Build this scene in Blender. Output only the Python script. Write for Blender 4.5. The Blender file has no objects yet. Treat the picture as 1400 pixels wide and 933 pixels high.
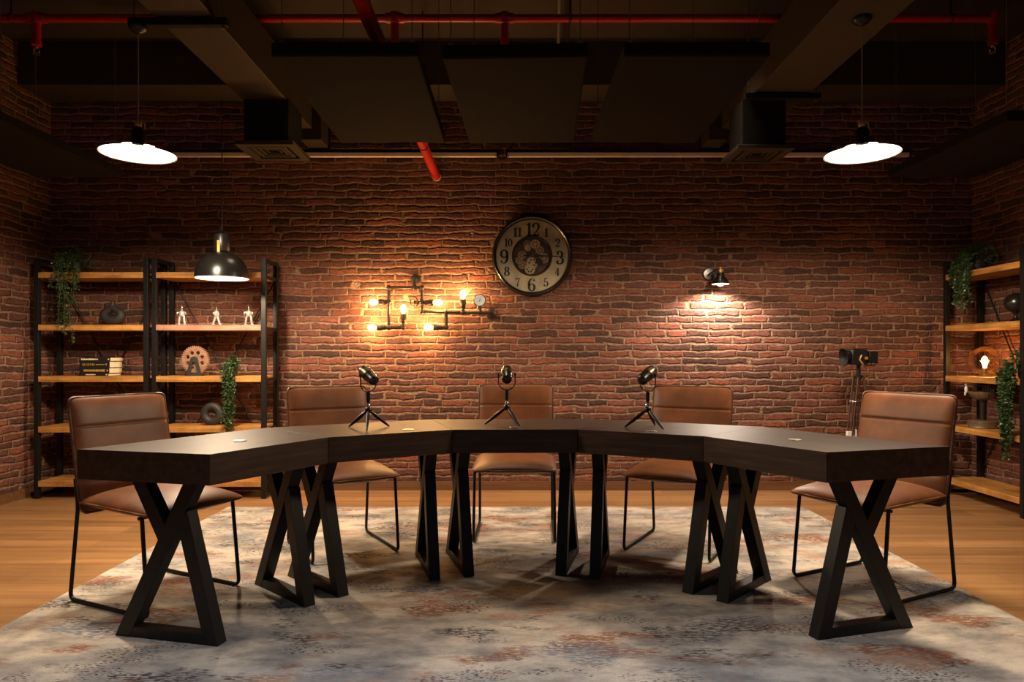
import bpy, bmesh, math, random
from math import sin, cos, pi, radians, sqrt, atan2
from mathutils import Vector, Matrix
from mathutils.geometry import tessellate_polygon

random.seed(7)
SC = bpy.context.scene
COL = SC.collection
F, CX, HY, CAMZ = 955.0, 700.0, 487.0, 1.13

def at(x, y, Z):
    """A point seen at pixel (x, y) lying Z metres into the room."""
    return ((x - CX) * Z / F, Z, CAMZ - (y - HY) * Z / F)

# ------------------------------------------------------------------ materials
def _mat(name):
    m = bpy.data.materials.new(name); m.use_nodes = True
    nt = m.node_tree; nt.nodes.clear()
    out = nt.nodes.new('ShaderNodeOutputMaterial')
    b = nt.nodes.new('ShaderNodeBsdfPrincipled')
    nt.links.new(b.outputs[0], out.inputs[0])
    return m, nt, b

def N(nt, t, **kw):
    n = nt.nodes.new(t)
    for k, v in kw.items(): setattr(n, k, v)
    return n

def math_(nt, op, a, b=None, c=None):
    n = N(nt, 'ShaderNodeMath', operation=op)
    for i, v in enumerate((a, b, c)):
        if v is None: continue
        if hasattr(v, 'is_linked') or hasattr(v, 'links'): nt.links.new(v, n.inputs[i])
        else: n.inputs[i].default_value = v
    return n.outputs[0]

def ramp(nt, fac, stops, interp='LINEAR'):
    r = N(nt, 'ShaderNodeValToRGB'); r.color_ramp.interpolation = interp
    e = r.color_ramp.elements
    while len(e) < len(stops): e.new(0.5)
    for i, (p, c) in enumerate(stops):
        e[i].position = p; e[i].color = (*c, 1) if len(c) == 3 else c
    nt.links.new(fac, r.inputs[0]); return r.outputs[0]

def noise(nt, vec, scale, detail=3, rough=.55, dims='3D'):
    n = N(nt, 'ShaderNodeTexNoise', noise_dimensions=dims)
    n.inputs['Scale'].default_value = scale; n.inputs['Detail'].default_value = detail
    n.inputs['Roughness'].default_value = rough
    if vec is not None: nt.links.new(vec, n.inputs['Vector'])
    return n.outputs[0]

def mapping(nt, vec, scale=(1,1,1), loc=(0,0,0), rot=(0,0,0)):
    m = N(nt, 'ShaderNodeMapping')
    m.inputs['Scale'].default_value = scale; m.inputs['Location'].default_value = loc
    m.inputs['Rotation'].default_value = rot
    nt.links.new(vec, m.inputs['Vector']); return m.outputs[0]

def mix(nt, fac, a, b, mode='MIX'):
    n = N(nt, 'ShaderNodeMix', data_type='RGBA', blend_type=mode)
    def put(sock, v):
        if isinstance(v, (tuple, list)): sock.default_value = (*v[:3], 1)
        elif isinstance(v, (int, float)): sock.default_value = v
        else: nt.links.new(v, sock)
    put(n.inputs[0], fac); put(n.inputs[6], a); put(n.inputs[7], b)
    return n.outputs[2]

def bump(nt, b, h, strength=.3, dist=.01):
    n = N(nt, 'ShaderNodeBump'); n.inputs['Strength'].default_value = strength
    n.inputs['Distance'].default_value = dist
    nt.links.new(h, n.inputs['Height']); nt.links.new(n.outputs[0], b.inputs['Normal'])

def plain(name, col, rough=.5, metal=0, var=.12, scale=30, spec=.5, bumpy=0, coat=0):
    m, nt, b = _mat(name)
    tc = N(nt, 'ShaderNodeTexCoord').outputs['Object']
    n = noise(nt, tc, scale)
    lo = tuple(c * (1 - var) for c in col); hi = tuple(min(1, c * (1 + var)) for c in col)
    nt.links.new(ramp(nt, n, [(.3, lo), (.7, hi)]), b.inputs['Base Color'])
    b.inputs['Roughness'].default_value = rough; b.inputs['Metallic'].default_value = metal
    b.inputs['Specular IOR Level'].default_value = spec
    b.inputs['Coat Weight'].default_value = coat
    if bumpy: bump(nt, b, noise(nt, tc, scale * 4), bumpy, .004)
    return m

def emit(name, col, s):
    m, nt, b = _mat(name)
    b.inputs['Base Color'].default_value = (*col, 1)
    b.inputs['Emission Color'].default_value = (*col, 1)
    b.inputs['Emission Strength'].default_value = s
    return m

def lit_glass(name, col, s):
    '''Glowing bulb glass: gives off light and lets the filament's light through.'''
    m = bpy.data.materials.new(name); m.use_nodes = True
    nt = m.node_tree; nt.nodes.clear()
    out = N(nt, 'ShaderNodeOutputMaterial'); ad = N(nt, 'ShaderNodeAddShader')
    t = N(nt, 'ShaderNodeBsdfTransparent'); t.inputs[0].default_value = (1, .96, .9, 1)
    e = N(nt, 'ShaderNodeEmission'); e.inputs[0].default_value = (*col, 1); e.inputs[1].default_value = s
    nt.links.new(t.outputs[0], ad.inputs[0]); nt.links.new(e.outputs[0], ad.inputs[1]); nt.links.new(ad.outputs[0], out.inputs[0])
    return m

def glass(name, col, rough=0.0, ior=1.2, through=.8):
    """Thin clear wall: mostly lets light straight through, with a sheen."""
    m = bpy.data.materials.new(name); m.use_nodes = True
    nt = m.node_tree; nt.nodes.clear()
    out = N(nt, 'ShaderNodeOutputMaterial')
    t = N(nt, 'ShaderNodeBsdfTransparent'); t.inputs[0].default_value = (*col, 1)
    g = N(nt, 'ShaderNodeBsdfGlossy'); g.inputs[0].default_value = (1, 1, 1, 1)
    g.inputs['Roughness'].default_value = .04
    fr = N(nt, 'ShaderNodeFresnel'); fr.inputs[0].default_value = 1.45
    k = math_(nt, 'MULTIPLY', fr.outputs[0], .45)
    k = math_(nt, 'ADD', k, 1 - through)
    mx = N(nt, 'ShaderNodeMixShader')
    nt.links.new(k, mx.inputs[0]); nt.links.new(t.outputs[0], mx.inputs[1]); nt.links.new(g.outputs[0], mx.inputs[2])
    nt.links.new(mx.outputs[0], out.inputs[0])
    return m

def brick_material(name, axis, seed):
    m, nt, b = _mat(name)
    geo = N(nt, 'ShaderNodeNewGeometry')
    sp = N(nt, 'ShaderNodeSeparateXYZ'); nt.links.new(geo.outputs['Position'], sp.inputs[0])
    h = math_(nt, 'ADD', sp.outputs[axis], 30 + seed); z = math_(nt, 'ADD', sp.outputs[2], 10.0)
    cb = N(nt, 'ShaderNodeCombineXYZ'); nt.links.new(h, cb.inputs[0]); nt.links.new(z, cb.inputs[1])
    P = cb.outputs[0]
    ROW = .0585
    # ragged edges and a slow wander of the courses
    wz = math_(nt, 'MULTIPLY', math_(nt, 'SUBTRACT', noise(nt, mapping(nt, P, (5, 9, 1)), 1, 2), .5), .052)
    wz2 = math_(nt, 'MULTIPLY', math_(nt, 'SUBTRACT', noise(nt, mapping(nt, P, (38, 44, 1)), 1, 2), .5), .017)
    z2 = math_(nt, 'ADD', math_(nt, 'ADD', z, wz), wz2)
    row = math_(nt, 'FLOOR', math_(nt, 'DIVIDE', z2, ROW))
    cr = N(nt, 'ShaderNodeCombineXYZ')
    nt.links.new(math_(nt, 'MULTIPLY', h, 3.1), cr.inputs[0]); nt.links.new(math_(nt, 'MULTIPLY', row, 7.37), cr.inputs[1])
    wx = math_(nt, 'MULTIPLY', math_(nt, 'SUBTRACT', noise(nt, cr.outputs[0], 1, 1), .5), .34)
    wx2 = math_(nt, 'MULTIPLY', math_(nt, 'SUBTRACT', noise(nt, mapping(nt, P, (30, 30, 1), (9, 4, 0)), 1, 2), .5), .030)
    h2 = math_(nt, 'ADD', math_(nt, 'ADD', h, wx), wx2)
    cv = N(nt, 'ShaderNodeCombineXYZ'); nt.links.new(h2, cv.inputs[0]); nt.links.new(z2, cv.inputs[1])
    bt = N(nt, 'ShaderNodeTexBrick'); nt.links.new(cv.outputs[0], bt.inputs['Vector'])
    bt.offset = .43; bt.inputs['Scale'].default_value = 1
    bt.inputs['Brick Width'].default_value = .225; bt.inputs['Row Height'].default_value = ROW
    bt.inputs['Mortar Size'].default_value = .0155; bt.inputs['Mortar Smooth'].default_value = 1.0
    bt.inputs['Color1'].default_value = (0, 0, 0, 1); bt.inputs['Color2'].default_value = (1, 1, 1, 1)
    bt.inputs['Mortar'].default_value = (.5, .5, .5, 1)
    tint = bt.outputs['Color']; raw = bt.outputs['Fac']
    edge = noise(nt, mapping(nt, P, (34, 46, 1), (2, 5, 0)), 1, 4, .65)
    edge2 = noise(nt, mapping(nt, P, (9, 17, 1), (7, 1, 0)), 1, 2)
    e_ = math_(nt, 'ADD', math_(nt, 'MULTIPLY', edge, .9), math_(nt, 'MULTIPLY', edge2, 1.1))
    lvl = math_(nt, 'ADD', raw, math_(nt, 'SUBTRACT', e_, 1.0))
    mr = N(nt, 'ShaderNodeMapRange', interpolation_type='SMOOTHSTEP')
    nt.links.new(lvl, mr.inputs[0]); mr.inputs[1].default_value = .30; mr.inputs[2].default_value = .62
    fac = mr.outputs[0]
    col = ramp(nt, tint, BRICK)
    mott = noise(nt, mapping(nt, P, (26, 48, 1)), 1, 5, .7)
    col = mix(nt, .8, col, ramp(nt, mott, [(.28, (.30, .27, .27)), (.52, (.95, .95, .95)), (.78, (1.6, 1.55, 1.5))]), 'MULTIPLY')
    gr = noise(nt, mapping(nt, P, (2.2, 3.5, 1)), 1, 3)
    col = mix(nt, .55, col, ramp(nt, gr, [(.35, (.62, .58, .6)), (.65, (1.25, 1.2, 1.15))]), 'MULTIPLY')
    mcol = mix(nt, 1.0, MORTAR, ramp(nt, mott, [(.3, (.6, .58, .56)), (.7, (1.25, 1.22, 1.2))]), 'MULTIPLY')
    nt.links.new(mix(nt, fac, col, mcol), b.inputs['Base Color'])
    b.inputs['Roughness'].default_value = .8; b.inputs['Specular IOR Level'].default_value = .25
    hgt = math_(nt, 'ADD', math_(nt, 'SUBTRACT', 1.0, math_(nt, 'MULTIPLY', math_(nt, 'ADD', fac, raw), .6)), math_(nt, 'MULTIPLY', noise(nt, mapping(nt, P, (40, 60, 1)), 1, 4, .6), .7))
    bump(nt, b, hgt, 1.0, .018)
    return m

BRICK = [(.0, (.070, .034, .027)), (.22, (.105, .046, .035)), (.42, (.155, .060, .042)), (.60, (.21, .072, .046)),
         (.78, (.125, .055, .046)), (1.0, (.27, .085, .050))]
MORTAR = (.255, .160, .105)

def wood(name, c1, c2, c3, sc=(2, 26, 26), rough=.45, rot=(0,0,0), plank=None, spec=.5, strength=.15, world=False):
    m, nt, b = _mat(name)
    if world: tc = N(nt, 'ShaderNodeNewGeometry').outputs['Position']
    else: tc = N(nt, 'ShaderNodeTexCoord').outputs['Object']
    if rot != (0,0,0): tc = mapping(nt, tc, (1,1,1), (0,0,0), rot)
    g = noise(nt, mapping(nt, tc, sc), 1, 6, .62)
    g2 = noise(nt, mapping(nt, tc, (sc[0] * 4, sc[1] * 5, sc[2] * 5)), 1, 3, .6)
    v = math_(nt, 'ADD', math_(nt, 'MULTIPLY', g, .72), math_(nt, 'MULTIPLY', g2, .28))
    col = ramp(nt, v, [(.32, c1), (.5, c2), (.68, c3)])
    if plank:
        bt = N(nt, 'ShaderNodeTexBrick'); nt.links.new(tc, bt.inputs['Vector'])
        bt.inputs['Scale'].default_value = 1; bt.offset = .37
        bt.inputs['Brick Width'].default_value = plank[0]; bt.inputs['Row Height'].default_value = plank[1]
        bt.inputs['Mortar Size'].default_value = .0015; bt.inputs['Mortar Smooth'].default_value = .2
        bt.inputs['Color1'].default_value = (.78, .76, .74, 1); bt.inputs['Color2'].default_value = (1.12, 1.1, 1.08, 1)
        bt.inputs['Mortar'].default_value = (.45, .4, .36, 1)
        col = mix(nt, 1.0, col, bt.outputs['Color'], 'MULTIPLY')
    nt.links.new(col, b.inputs['Base Color'])
    b.inputs['Roughness'].default_value = rough; b.inputs['Specular IOR Level'].default_value = spec
    bump(nt, b, v, strength, .004)
    return m

def rug_material():
    m, nt, b = _mat('woven_distressed_rug')
    P = N(nt, 'ShaderNodeNewGeometry').outputs['Position']
    big = noise(nt, mapping(nt, P, (.9, 1.3, 1), (4, 2, 0)), 1, 3, .6)
    mid = noise(nt, mapping(nt, P, (3.4, 6.0, 1), (3, 1, 0)), 1, 7, .66)
    dash = noise(nt, mapping(nt, P, (30, 120, 1), (1, 7, 0)), 1, 3, .6)
    weft = noise(nt, mapping(nt, P, (60, 150, 1), (5, 3, 0)), 1, 1, .5)
    grit = noise(nt, mapping(nt, P, (150, 190, 1)), 1, 2, .6)
    col = ramp(nt, mid, [(.30, (.20, .19, .185)), (.42, (.36, .335, .305)), (.53, (.54, .49, .43)), (.68, (.64, .585, .51))])
    # cloudy grey worn areas
    gm = noise(nt, mapping(nt, P, (2.6, 4.4, 1), (8, 2, 0)), 1, 6, .64)
    grey = ramp(nt, gm, [(.48, (0, 0, 0)), (.64, (1, 1, 1))])
    col = mix(nt, math_(nt, 'MULTIPLY', grey, .7), col, (.235, .23, .235))
    def dashes(area_scale, off, lo, hi, amt, tone, src, k=.5):
        nonlocal col
        a = noise(nt, mapping(nt, P, area_scale, off), 1, 5, .6)
        msk = math_(nt, 'MULTIPLY', ramp(nt, a, [(lo, (0, 0, 0)), (hi, (1, 1, 1))]), ramp(nt, src, [(k, (0, 0, 0)), (k + .045, (1, 1, 1))]))
        col = mix(nt, math_(nt, 'MULTIPLY', msk, amt), col, tone)
    dashes((1.5, 3.6, 1), (2.9, 3.1, 0), .56, .63, .85, (.26, .085, .034), dash, .43)
    dashes((2.0, 4.0, 1), (7.3, 9.1, 0), .56, .66, .7, (.40, .20, .11), dash, .42)
    dashes((1.9, 4.6, 1), (13.1, 6.2, 0), .555, .61, .92, (.065, .063, .072), dash, .48)
    dashes((2.2, 4.2, 1), (17.6, 2.3, 0), .55, .60, .92, (.05, .05, .06), weft, .55)
    dashes((1.6, 3.0, 1), (21.3, 8.7, 0), .57, .65, .75, (.12, .16, .23), dash, .46)
    col = mix(nt, .5, col, ramp(nt, big, [(.35, (.78, .79, .82)), (.65, (1.15, 1.12, 1.08))]), 'MULTIPLY')
    col = mix(nt, .35, col, ramp(nt, grit, [(.35, (.7, .7, .7)), (.65, (1.2, 1.2, 1.2))]), 'MULTIPLY')
    nt.links.new(col, b.inputs['Base Color'])
    b.inputs['Roughness'].default_value = .95; b.inputs['Specular IOR Level'].default_value = .1
    bump(nt, b, math_(nt, 'ADD', dash, grit), .3, .004)
    return m

def leather_material():
    m, nt, b = _mat('tan_brown_leather')
    tc = N(nt, 'ShaderNodeTexCoord').outputs['Object']
    a = noise(nt, tc, 7, 4, .6); f = noise(nt, tc, 160, 3, .6)
    col = ramp(nt, a, [(.3, (.110, .038, .0135)), (.55, (.165, .057, .0195)), (.75, (.22, .078, .028))])
    nt.links.new(col, b.inputs['Base Color'])
    b.inputs['Roughness'].default_value = .46; b.inputs['Specular IOR Level'].default_value = .4
    bump(nt, b, f, .12, .002)
    return m

def shelf_material(name, c1, c2, c3):
    m, nt, b = _mat(name)
    tc = N(nt, 'ShaderNodeTexCoord').outputs['Object']
    g = noise(nt, mapping(nt, tc, (2.4, 30, 40)), 1, 5, .62)
    blotch = noise(nt, mapping(nt, tc, (7, 9, 9)), 1, 3, .6)
    saw = noise(nt, mapping(nt, tc, (130, 3, 12)), 1, 3, .7)
    col = ramp(nt, g, [(.3, c1), (.52, c2), (.72, c3)])
    col = mix(nt, .6, col, ramp(nt, blotch, [(.3, (.55, .5, .42)), (.6, (1.1, 1.08, 1.05))]), 'MULTIPLY')
    col = mix(nt, .5, col, ramp(nt, saw, [(.34, (.4, .36, .3)), (.46, (1, 1, 1))]), 'MULTIPLY')
    nt.links.new(col, b.inputs['Base Color']); b.inputs['Roughness'].default_value = .55
    bump(nt, b, g, .2, .004)
    return m

M = {}
M['brick_back'] = brick_material('brick_cladding', 0, 0)
M['brick_side'] = brick_material('brick_cladding_side', 1, 5.37)
M['floor'] = wood('oak_floor_planks', (.21, .105, .042), (.33, .175, .072), (.43, .245, .11), (.9, 17, 1), .42, plank=(1.25, .165), world=True)
M['rug'] = rug_material()
M['rug_edge'] = plain('rug_binding', (.34, .28, .22), .9)
M['ceiling'] = plain('painted_ceiling', (.034, .021, .011), .85, 0, .15, 3)
M['duct'] = plain('painted_duct', (.034, .021, .0105), .6, 0, .1, 6)
M['duct_dark'] = plain('dark_painted_duct', (.009, .008, .0075), .8, 0, .1, 10, .2)
M['panel'] = plain('acoustic_felt', (.013, .009, .006), .95, 0, .2, 120, .1)
M['baseboard'] = wood('brown_skirting', (.10, .045, .02), (.15, .068, .03), (.2, .095, .045), (1, 30, 30), .5, world=True)
M['plaster'] = plain('dark_plaster', (.10, .085, .075), .9)
M['desk'] = wood('dark_oak_desk', (.017, .009, .0065), (.034, .018, .012), (.062, .034, .022), (3, 34, 40), .5, strength=.12, spec=.26)
M['black'] = plain('black_powder_coat', (.008, .008, .0085), .45, 0, .2, 40, .3)
M['blackmetal'] = plain('black_steel', (.016, .015, .015), .35, .4, .2, 40)
M['gloss'] = plain('glossy_black_enamel', (.008, .0075, .007), .27, 0, .1, 20, .6)
M['matteblack'] = plain('matt_black_ceramic', (.02, .019, .018), .6, 0, .2, 25)
M['leather'] = leather_material()
M['piping'] = plain('leather_piping', (.075, .026, .012), .5)
M['mango'] = shelf_material('mango_wood', (.30, .125, .028), (.50, .235, .055), (.66, .36, .10))
M['mango_red'] = shelf_material('reddish_mango_wood', (.22, .09, .06), (.36, .17, .11), (.48, .27, .19))
M['red'] = plain('red_pipe_paint', (.42, .018, .010), .32, 0, .1, 10)
M['brass'] = plain('aged_brass', (.70, .43, .13), .3, .6, .15, 30)
M['chrome'] = plain('bright_chrome', (.75, .73, .70), .16, 1, .05, 20)
M['steel'] = plain('brushed_steel', (.45, .43, .40), .35, 1, .1, 40)
M['coglight'] = plain('pale_cog_metal', (.54, .42, .26), .4, .25, .2, 40)
M['cogdark'] = plain('dark_cog_metal', (.36, .255, .15), .4, .25, .3, 40)
M['oldbronze'] = plain('old_bronze', (.20, .14, .085), .38, .5, .3, 30)
M['silver'] = plain('silver_paint', (.55, .53, .50), .2, .5, .05, 30)
M['iron'] = plain('dark_iron_pipe', (.055, .040, .030), .45, .7, .3, 40)
M['bronze'] = plain('dark_bronze', (.10, .065, .035), .35, .8, .3, 30)
M['white_enamel'] = plain('white_enamel', (.82, .80, .76), .35, 0, .04, 10)
M['wire'] = plain('grey_wire', (.22, .20, .18), .4, .6)
M['cord'] = plain('fabric_cord', (.20, .16, .11), .7)
M['blackcord'] = plain('black_cord', (.012, .011, .010), .7)
M['rail'] = plain('pale_rail', (.86, .70, .50), .4, 0, .05, 5)
M['dial'] = plain('aged_dial_paper', (.40, .345, .225), .7, 0, .2, 9)
M['ink'] = plain('dial_ink', (.012, .009, .007), .7)
M['bulb_warm'] = lit_glass('lit_filament_warm', (1, .64, .30), 4.5)
M['bulb_white'] = lit_glass('lit_bulb_white', (1, .86, .68), 7)
M['disc_glow'] = emit('lit_diffuser', (1, .88, .72), 14)
M['globe'] = lit_glass('lit_filament_globe', (1, .6, .24), 7)
M['amber'] = glass('amber_glass', (.97, .84, .64), through=.985)
M['clear'] = glass('clear_glass', (.95, .95, .95), through=.90)
M['leaf'] = plain('green_leaf', (.022, .052, .014), .4, 0, .5, 60)
M['leaf2'] = plain('pale_green_leaf', (.05, .10, .032), .35, 0, .5, 60)
M['stemgreen'] = plain('plant_stem', (.05, .06, .02), .6)
M['flower'] = plain('coral_blossom', (.55, .16, .07), .6)
M['pot'] = plain('dark_pot', (.02, .018, .016), .6)
M['pages'] = plain('book_pages', (.72, .62, .42), .8, 0, .08, 80)
M['cover'] = plain('black_book_cover', (.010, .009, .008), .45)
M['gold'] = plain('gold_foil', (.75, .52, .12), .35, .5, .1, 60)
M['silver_ink'] = plain('cream_lettering', (.75, .68, .5), .5)
M['gearwood'] = plain('pale_copper_gear', (.36, .20, .125), .5, .3, .25, 30)
M['browntimber'] = plain('dark_brown_timber', (.05, .02, .012), .45, 0, .3, 30)
M['gauge'] = plain('pale_gauge_face', (.62, .66, .74), .4, 0, .35, 140)
M['white'] = plain('white_plastic', (.70, .68, .64), .5, 0, .05)

# ------------------------------------------------------------------ mesh builder
class MB:
    def __init__(s): s.v = []; s.f = []
    def add(s, vs, fs, mat=None):
        o = len(s.v)
        for p in vs:
            p = Vector(p)
            if mat is not None: p = mat @ p
            s.v.append(p)
        for f in fs: s.f.append(tuple(i + o for i in f))
        return s
    def box(s, a, b, mat=None):
        (x0, y0, z0), (x1, y1, z1) = a, b
        x0, x1 = min(x0, x1), max(x0, x1); y0, y1 = min(y0, y1), max(y0, y1); z0, z1 = min(z0, z1), max(z0, z1)
        vs = [(x0,y0,z0),(x1,y0,z0),(x1,y1,z0),(x0,y1,z0),(x0,y0,z1),(x1,y0,z1),(x1,y1,z1),(x0,y1,z1)]
        return s.add(vs, [(0,3,2,1),(4,5,6,7),(0,1,5,4),(1,2,6,5),(2,3,7,6),(3,0,4,7)], mat)
    def prism(s, poly, h0, h1, mat=None, holes=()):
        """poly in xy, extruded in z from h0 to h1"""
        loops = [list(poly)] + [list(h) for h in holes]
        tris = tessellate_polygon([[Vector((p[0], p[1], 0)) for p in L] for L in loops])
        flat = [p for L in loops for p in L]; n = len(flat)
        vs = [(p[0], p[1], h0) for p in flat] + [(p[0], p[1], h1) for p in flat]
        fs = []
        for t in tris:
            a, b, c = (Vector((*flat[i], 0)) for i in t)
            if (b - a).cross(c - a).z < 0: t = (t[0], t[2], t[1])
            fs.append((t[0] + n, t[1] + n, t[2] + n)); fs.append((t[2], t[1], t[0]))
        o = 0
        for k, L in enumerate(loops):
            m = len(L)
            ar = sum(L[i][0] * L[(i+1) % m][1] - L[(i+1) % m][0] * L[i][1] for i in range(m))
            fw = (ar > 0) == (k == 0)
            for i in range(m):
                a, b = o + i, o + (i + 1) % m
                fs.append((a, b, b + n, a + n) if fw else (b, a, a + n, b + n))
            o += m
        return s.add(vs, fs, mat)
    def lathe(s, prof, n=24, mat=None, cap=True):
        """prof: list of (r, z) spun round z"""
        vs = []; fs = []
        for r, z in prof:
            for k in range(n):
                a = 2 * pi * k / n; vs.append((r * cos(a), r * sin(a), z))
        m = len(prof)
        for i in range(m - 1):
            for k in range(n):
                a, b = i * n + k, i * n + (k + 1) % n
                fs.append((a, b, b + n, a + n))
        if cap:
            if prof[0][0] > 1e-5: fs.append(tuple(range(n - 1, -1, -1)))
            if prof[-1][0] > 1e-5: fs.append(tuple((m - 1) * n + k for k in range(n)))
        return s.add(vs, fs, mat)
    def sphere(s, c, r, n=16, sq=(1,1,1), mat=None):
        prof = [(max(1e-4, r * sin(pi * i / (n // 2 + 2))), -r * cos(pi * i / (n // 2 + 2))) for i in range(n // 2 + 3)]
        T = Matrix.Translation(c) @ Matrix.Diagonal((*sq, 1))
        if mat is not None: T = mat @ T
        return s.lathe(prof, n, T, cap=False)
    def tube(s, pts, r, n=8, mat=None, closed=False, radii=None):
        pts = [Vector(p) for p in pts]; m = len(pts); rings = []; up = None
        for i, p in enumerate(pts):
            if closed: d = pts[(i + 1) % m] - pts[i - 1]
            else: d = pts[min(i + 1, m - 1)] - pts[max(i - 1, 0)]
            if d.length < 1e-9: d = Vector((0, 0, 1))
            d.normalize()
            if up is None:
                up = Vector((0, 0, 1)) if abs(d.z) < .9 else Vector((1, 0, 0))
            up = (up - d * up.dot(d))
            if up.length < 1e-6: up = d.orthogonal()
            up.normalize(); w = d.cross(up)
            rr = radii[i] if radii else r
            rings.append([p + (up * cos(2 * pi * k / n) + w * sin(2 * pi * k / n)) * rr for k in range(n)])
        vs = [q for R in rings for q in R]; fs = []
        for i in range(m if closed else m - 1):
            j = (i + 1) % m
            for k in range(n):
                fs.append((i * n + k, j * n + k, j * n + (k + 1) % n, i * n + (k + 1) % n))
        if not closed:
            fs.append(tuple(range(n))[::1]); fs.append(tuple((m - 1) * n + k for k in range(n - 1, -1, -1)))
        return s.add(vs, [f[::-1] for f in fs], mat)
    def rod(s, a, b, r, n=10, mat=None): return s.tube([a, b], r, n, mat)
    def build(s, name, mat, parent=None, smooth=35, bevel=0, loc=None, rot=None):
        me = bpy.data.meshes.new(name); me.from_pydata([tuple(p) for p in s.v], [], s.f); me.update()
        bm = bmesh.new(); bm.from_mesh(me); bmesh.ops.recalc_face_normals(bm, faces=bm.faces); bm.to_mesh(me); bm.free()
        me.materials.append(mat)
        if smooth:
            for p in me.polygons: p.use_smooth = True
            me.set_sharp_from_angle(angle=radians(smooth))
        o = bpy.data.objects.new(name, me); COL.objects.link(o)
        if parent is not None: o.parent = parent
        if loc: o.location = loc
        if rot: o.rotation_euler = rot
        if bevel:
            b = o.modifiers.new('edge', 'BEVEL'); b.width = bevel; b.segments = 2; b.limit_method = 'ANGLE'
            b.angle_limit = radians(40); b.harden_normals = False
        return o

def thing(name, label, cat, loc=(0,0,0), rz=0, group=None, kind=None):
    o = bpy.data.objects.new(name, None); COL.objects.link(o)
    o.empty_display_size = .1; o.location = loc; o.rotation_euler = (0, 0, rz)
    return tag(o, label, cat, group, kind)

def tag(o, label, cat, group=None, kind=None):
    o['label'] = label; o['category'] = cat
    if group: o['group'] = group
    if kind: o['kind'] = kind
    return o

def dup(root, loc, rz, label):
    r = root.copy(); COL.objects.link(r); r.location = loc; r.rotation_euler = (0, 0, rz); r['label'] = label
    for ch in list(root.children):
        c = ch.copy(); COL.objects.link(c); c.parent = r
        for g in list(ch.children):
            d = g.copy(); COL.objects.link(d); d.parent = c
    return r

def lamp(name, kind, loc, power, col, parent=None, size=.05, rot=None, spot=None, blend=.5, shape=None, sy=None):
    l = bpy.data.lights.new(name, kind); l.energy = power; l.color = col
    if kind == 'AREA':
        l.size = size
        if sy: l.shape = 'RECTANGLE'; l.size_y = sy
    else: l.shadow_soft_size = size
    if kind == 'SPOT': l.spot_size = radians(spot); l.spot_blend = blend
    o = bpy.data.objects.new(name, l); COL.objects.link(o); o.location = loc
    if rot: o.rotation_euler = rot
    if parent is not None: o.parent = parent
    return o

def circle(r, n, cx=0, cy=0): return [(cx + r * cos(2*pi*k/n), cy + r * sin(2*pi*k/n)) for k in range(n)]
def RX(a): return Matrix.Rotation(a, 4, 'X')
def RY(a): return Matrix.Rotation(a, 4, 'Y')
def RZ(a): return Matrix.Rotation(a, 4, 'Z')
def TR(*p): return Matrix.Translation(p if len(p) == 3 else p[0])

# ------------------------------------------------------------------ the setting
XL, XR, YB, YF, ZC = -3.88, 3.87, 5.88, -1.6, 3.60
def struct(name, mb, m, label, cat, bevel=0, parent=None):
    o = mb.build(name, m, parent, smooth=0, bevel=bevel)
    tag(o, label, cat, kind='structure'); return o

struct('floor', MB().box((XL-.1, YF-.1, -.1), (XR+.1, YB+.1, 0)), M['floor'], 'light oak plank floor of the room', 'floor')
struct('wall_back', MB().box((XL-.1, YB, 0), (XR+.1, YB+.1, ZC)), M['brick_back'], 'red brown brick wall behind the curved desks', 'wall')
struct('wall_left', MB().box((XL-.1, YF, 0), (XL, YB, ZC)), M['brick_side'], 'brick side wall beside the twin shelving units', 'wall')
struct('wall_right', MB().box((XR, YF, 0), (XR+.1, YB, ZC)), M['brick_side'], 'brick side wall behind the single shelving unit', 'wall')
struct('ceiling', MB().box((XL-.1, YF-.1, ZC), (XR+.1, YB+.1, ZC+.1)), M['ceiling'], 'dark painted ceiling above the pipes and ducts', 'ceiling')
struct('trim_1', MB().box((XL, 5.48, 3.26), (XR, YB, ZC)), M['ceiling'], 'dark boxed soffit along the top of the back wall', 'soffit')
wf = MB()
wf.box((XL-.1, YF-.1, 0), (-2.4, YF, ZC)).box((2.4, YF-.1, 0), (XR+.1, YF, ZC)).box((-2.4, YF-.1, 2.5), (2.4, YF, ZC)).box((-2.4, YF-.1, 0), (2.4, YF, .5))
struct('wall_front', wf, M['plaster'], 'dark plain wall on the camera side of the room', 'wall')
wfr = MB()
for x in (-2.4, -.8, .76, 2.36): wfr.box((x, YF-.07, .5), (x+.04, YF-.03, 2.5))
wfr.box((-2.4, YF-.07, .5), (2.4, YF-.03, .54)).box((-2.4, YF-.07, 2.46), (2.4, YF-.03, 2.5))
struct('added_window_1', wfr, M['black'], 'unseen black framed window added on the camera side of the room', 'window')  # out of view; added as an opening for the cool fill light
bb = .075
struct('baseboard_back', MB().box((XL, YB-.015, 0), (XR, YB, bb)), M['baseboard'], 'brown wooden skirting under the back brick wall', 'baseboard')
struct('baseboard_left', MB().box((XL, YF, 0), (XL+.015, YB-.015, bb)), M['baseboard'], 'brown wooden skirting of the wall beside twin shelving', 'baseboard')
struct('baseboard_right', MB().box((XR-.015, YF, 0), (XR, YB-.015, bb)), M['baseboard'], 'brown wooden skirting of the wall behind single shelving', 'baseboard')

# rug
rg = MB().box((-2.11, 1.75, 0), (2.16, 5.18, .011)).build('area_rug', M['rug'], smooth=0, bevel=.004)
tag(rg, 'large distressed cream, grey and rust rug under the curved desks', 'rug')
FZ = .011   # top of the rug

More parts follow.
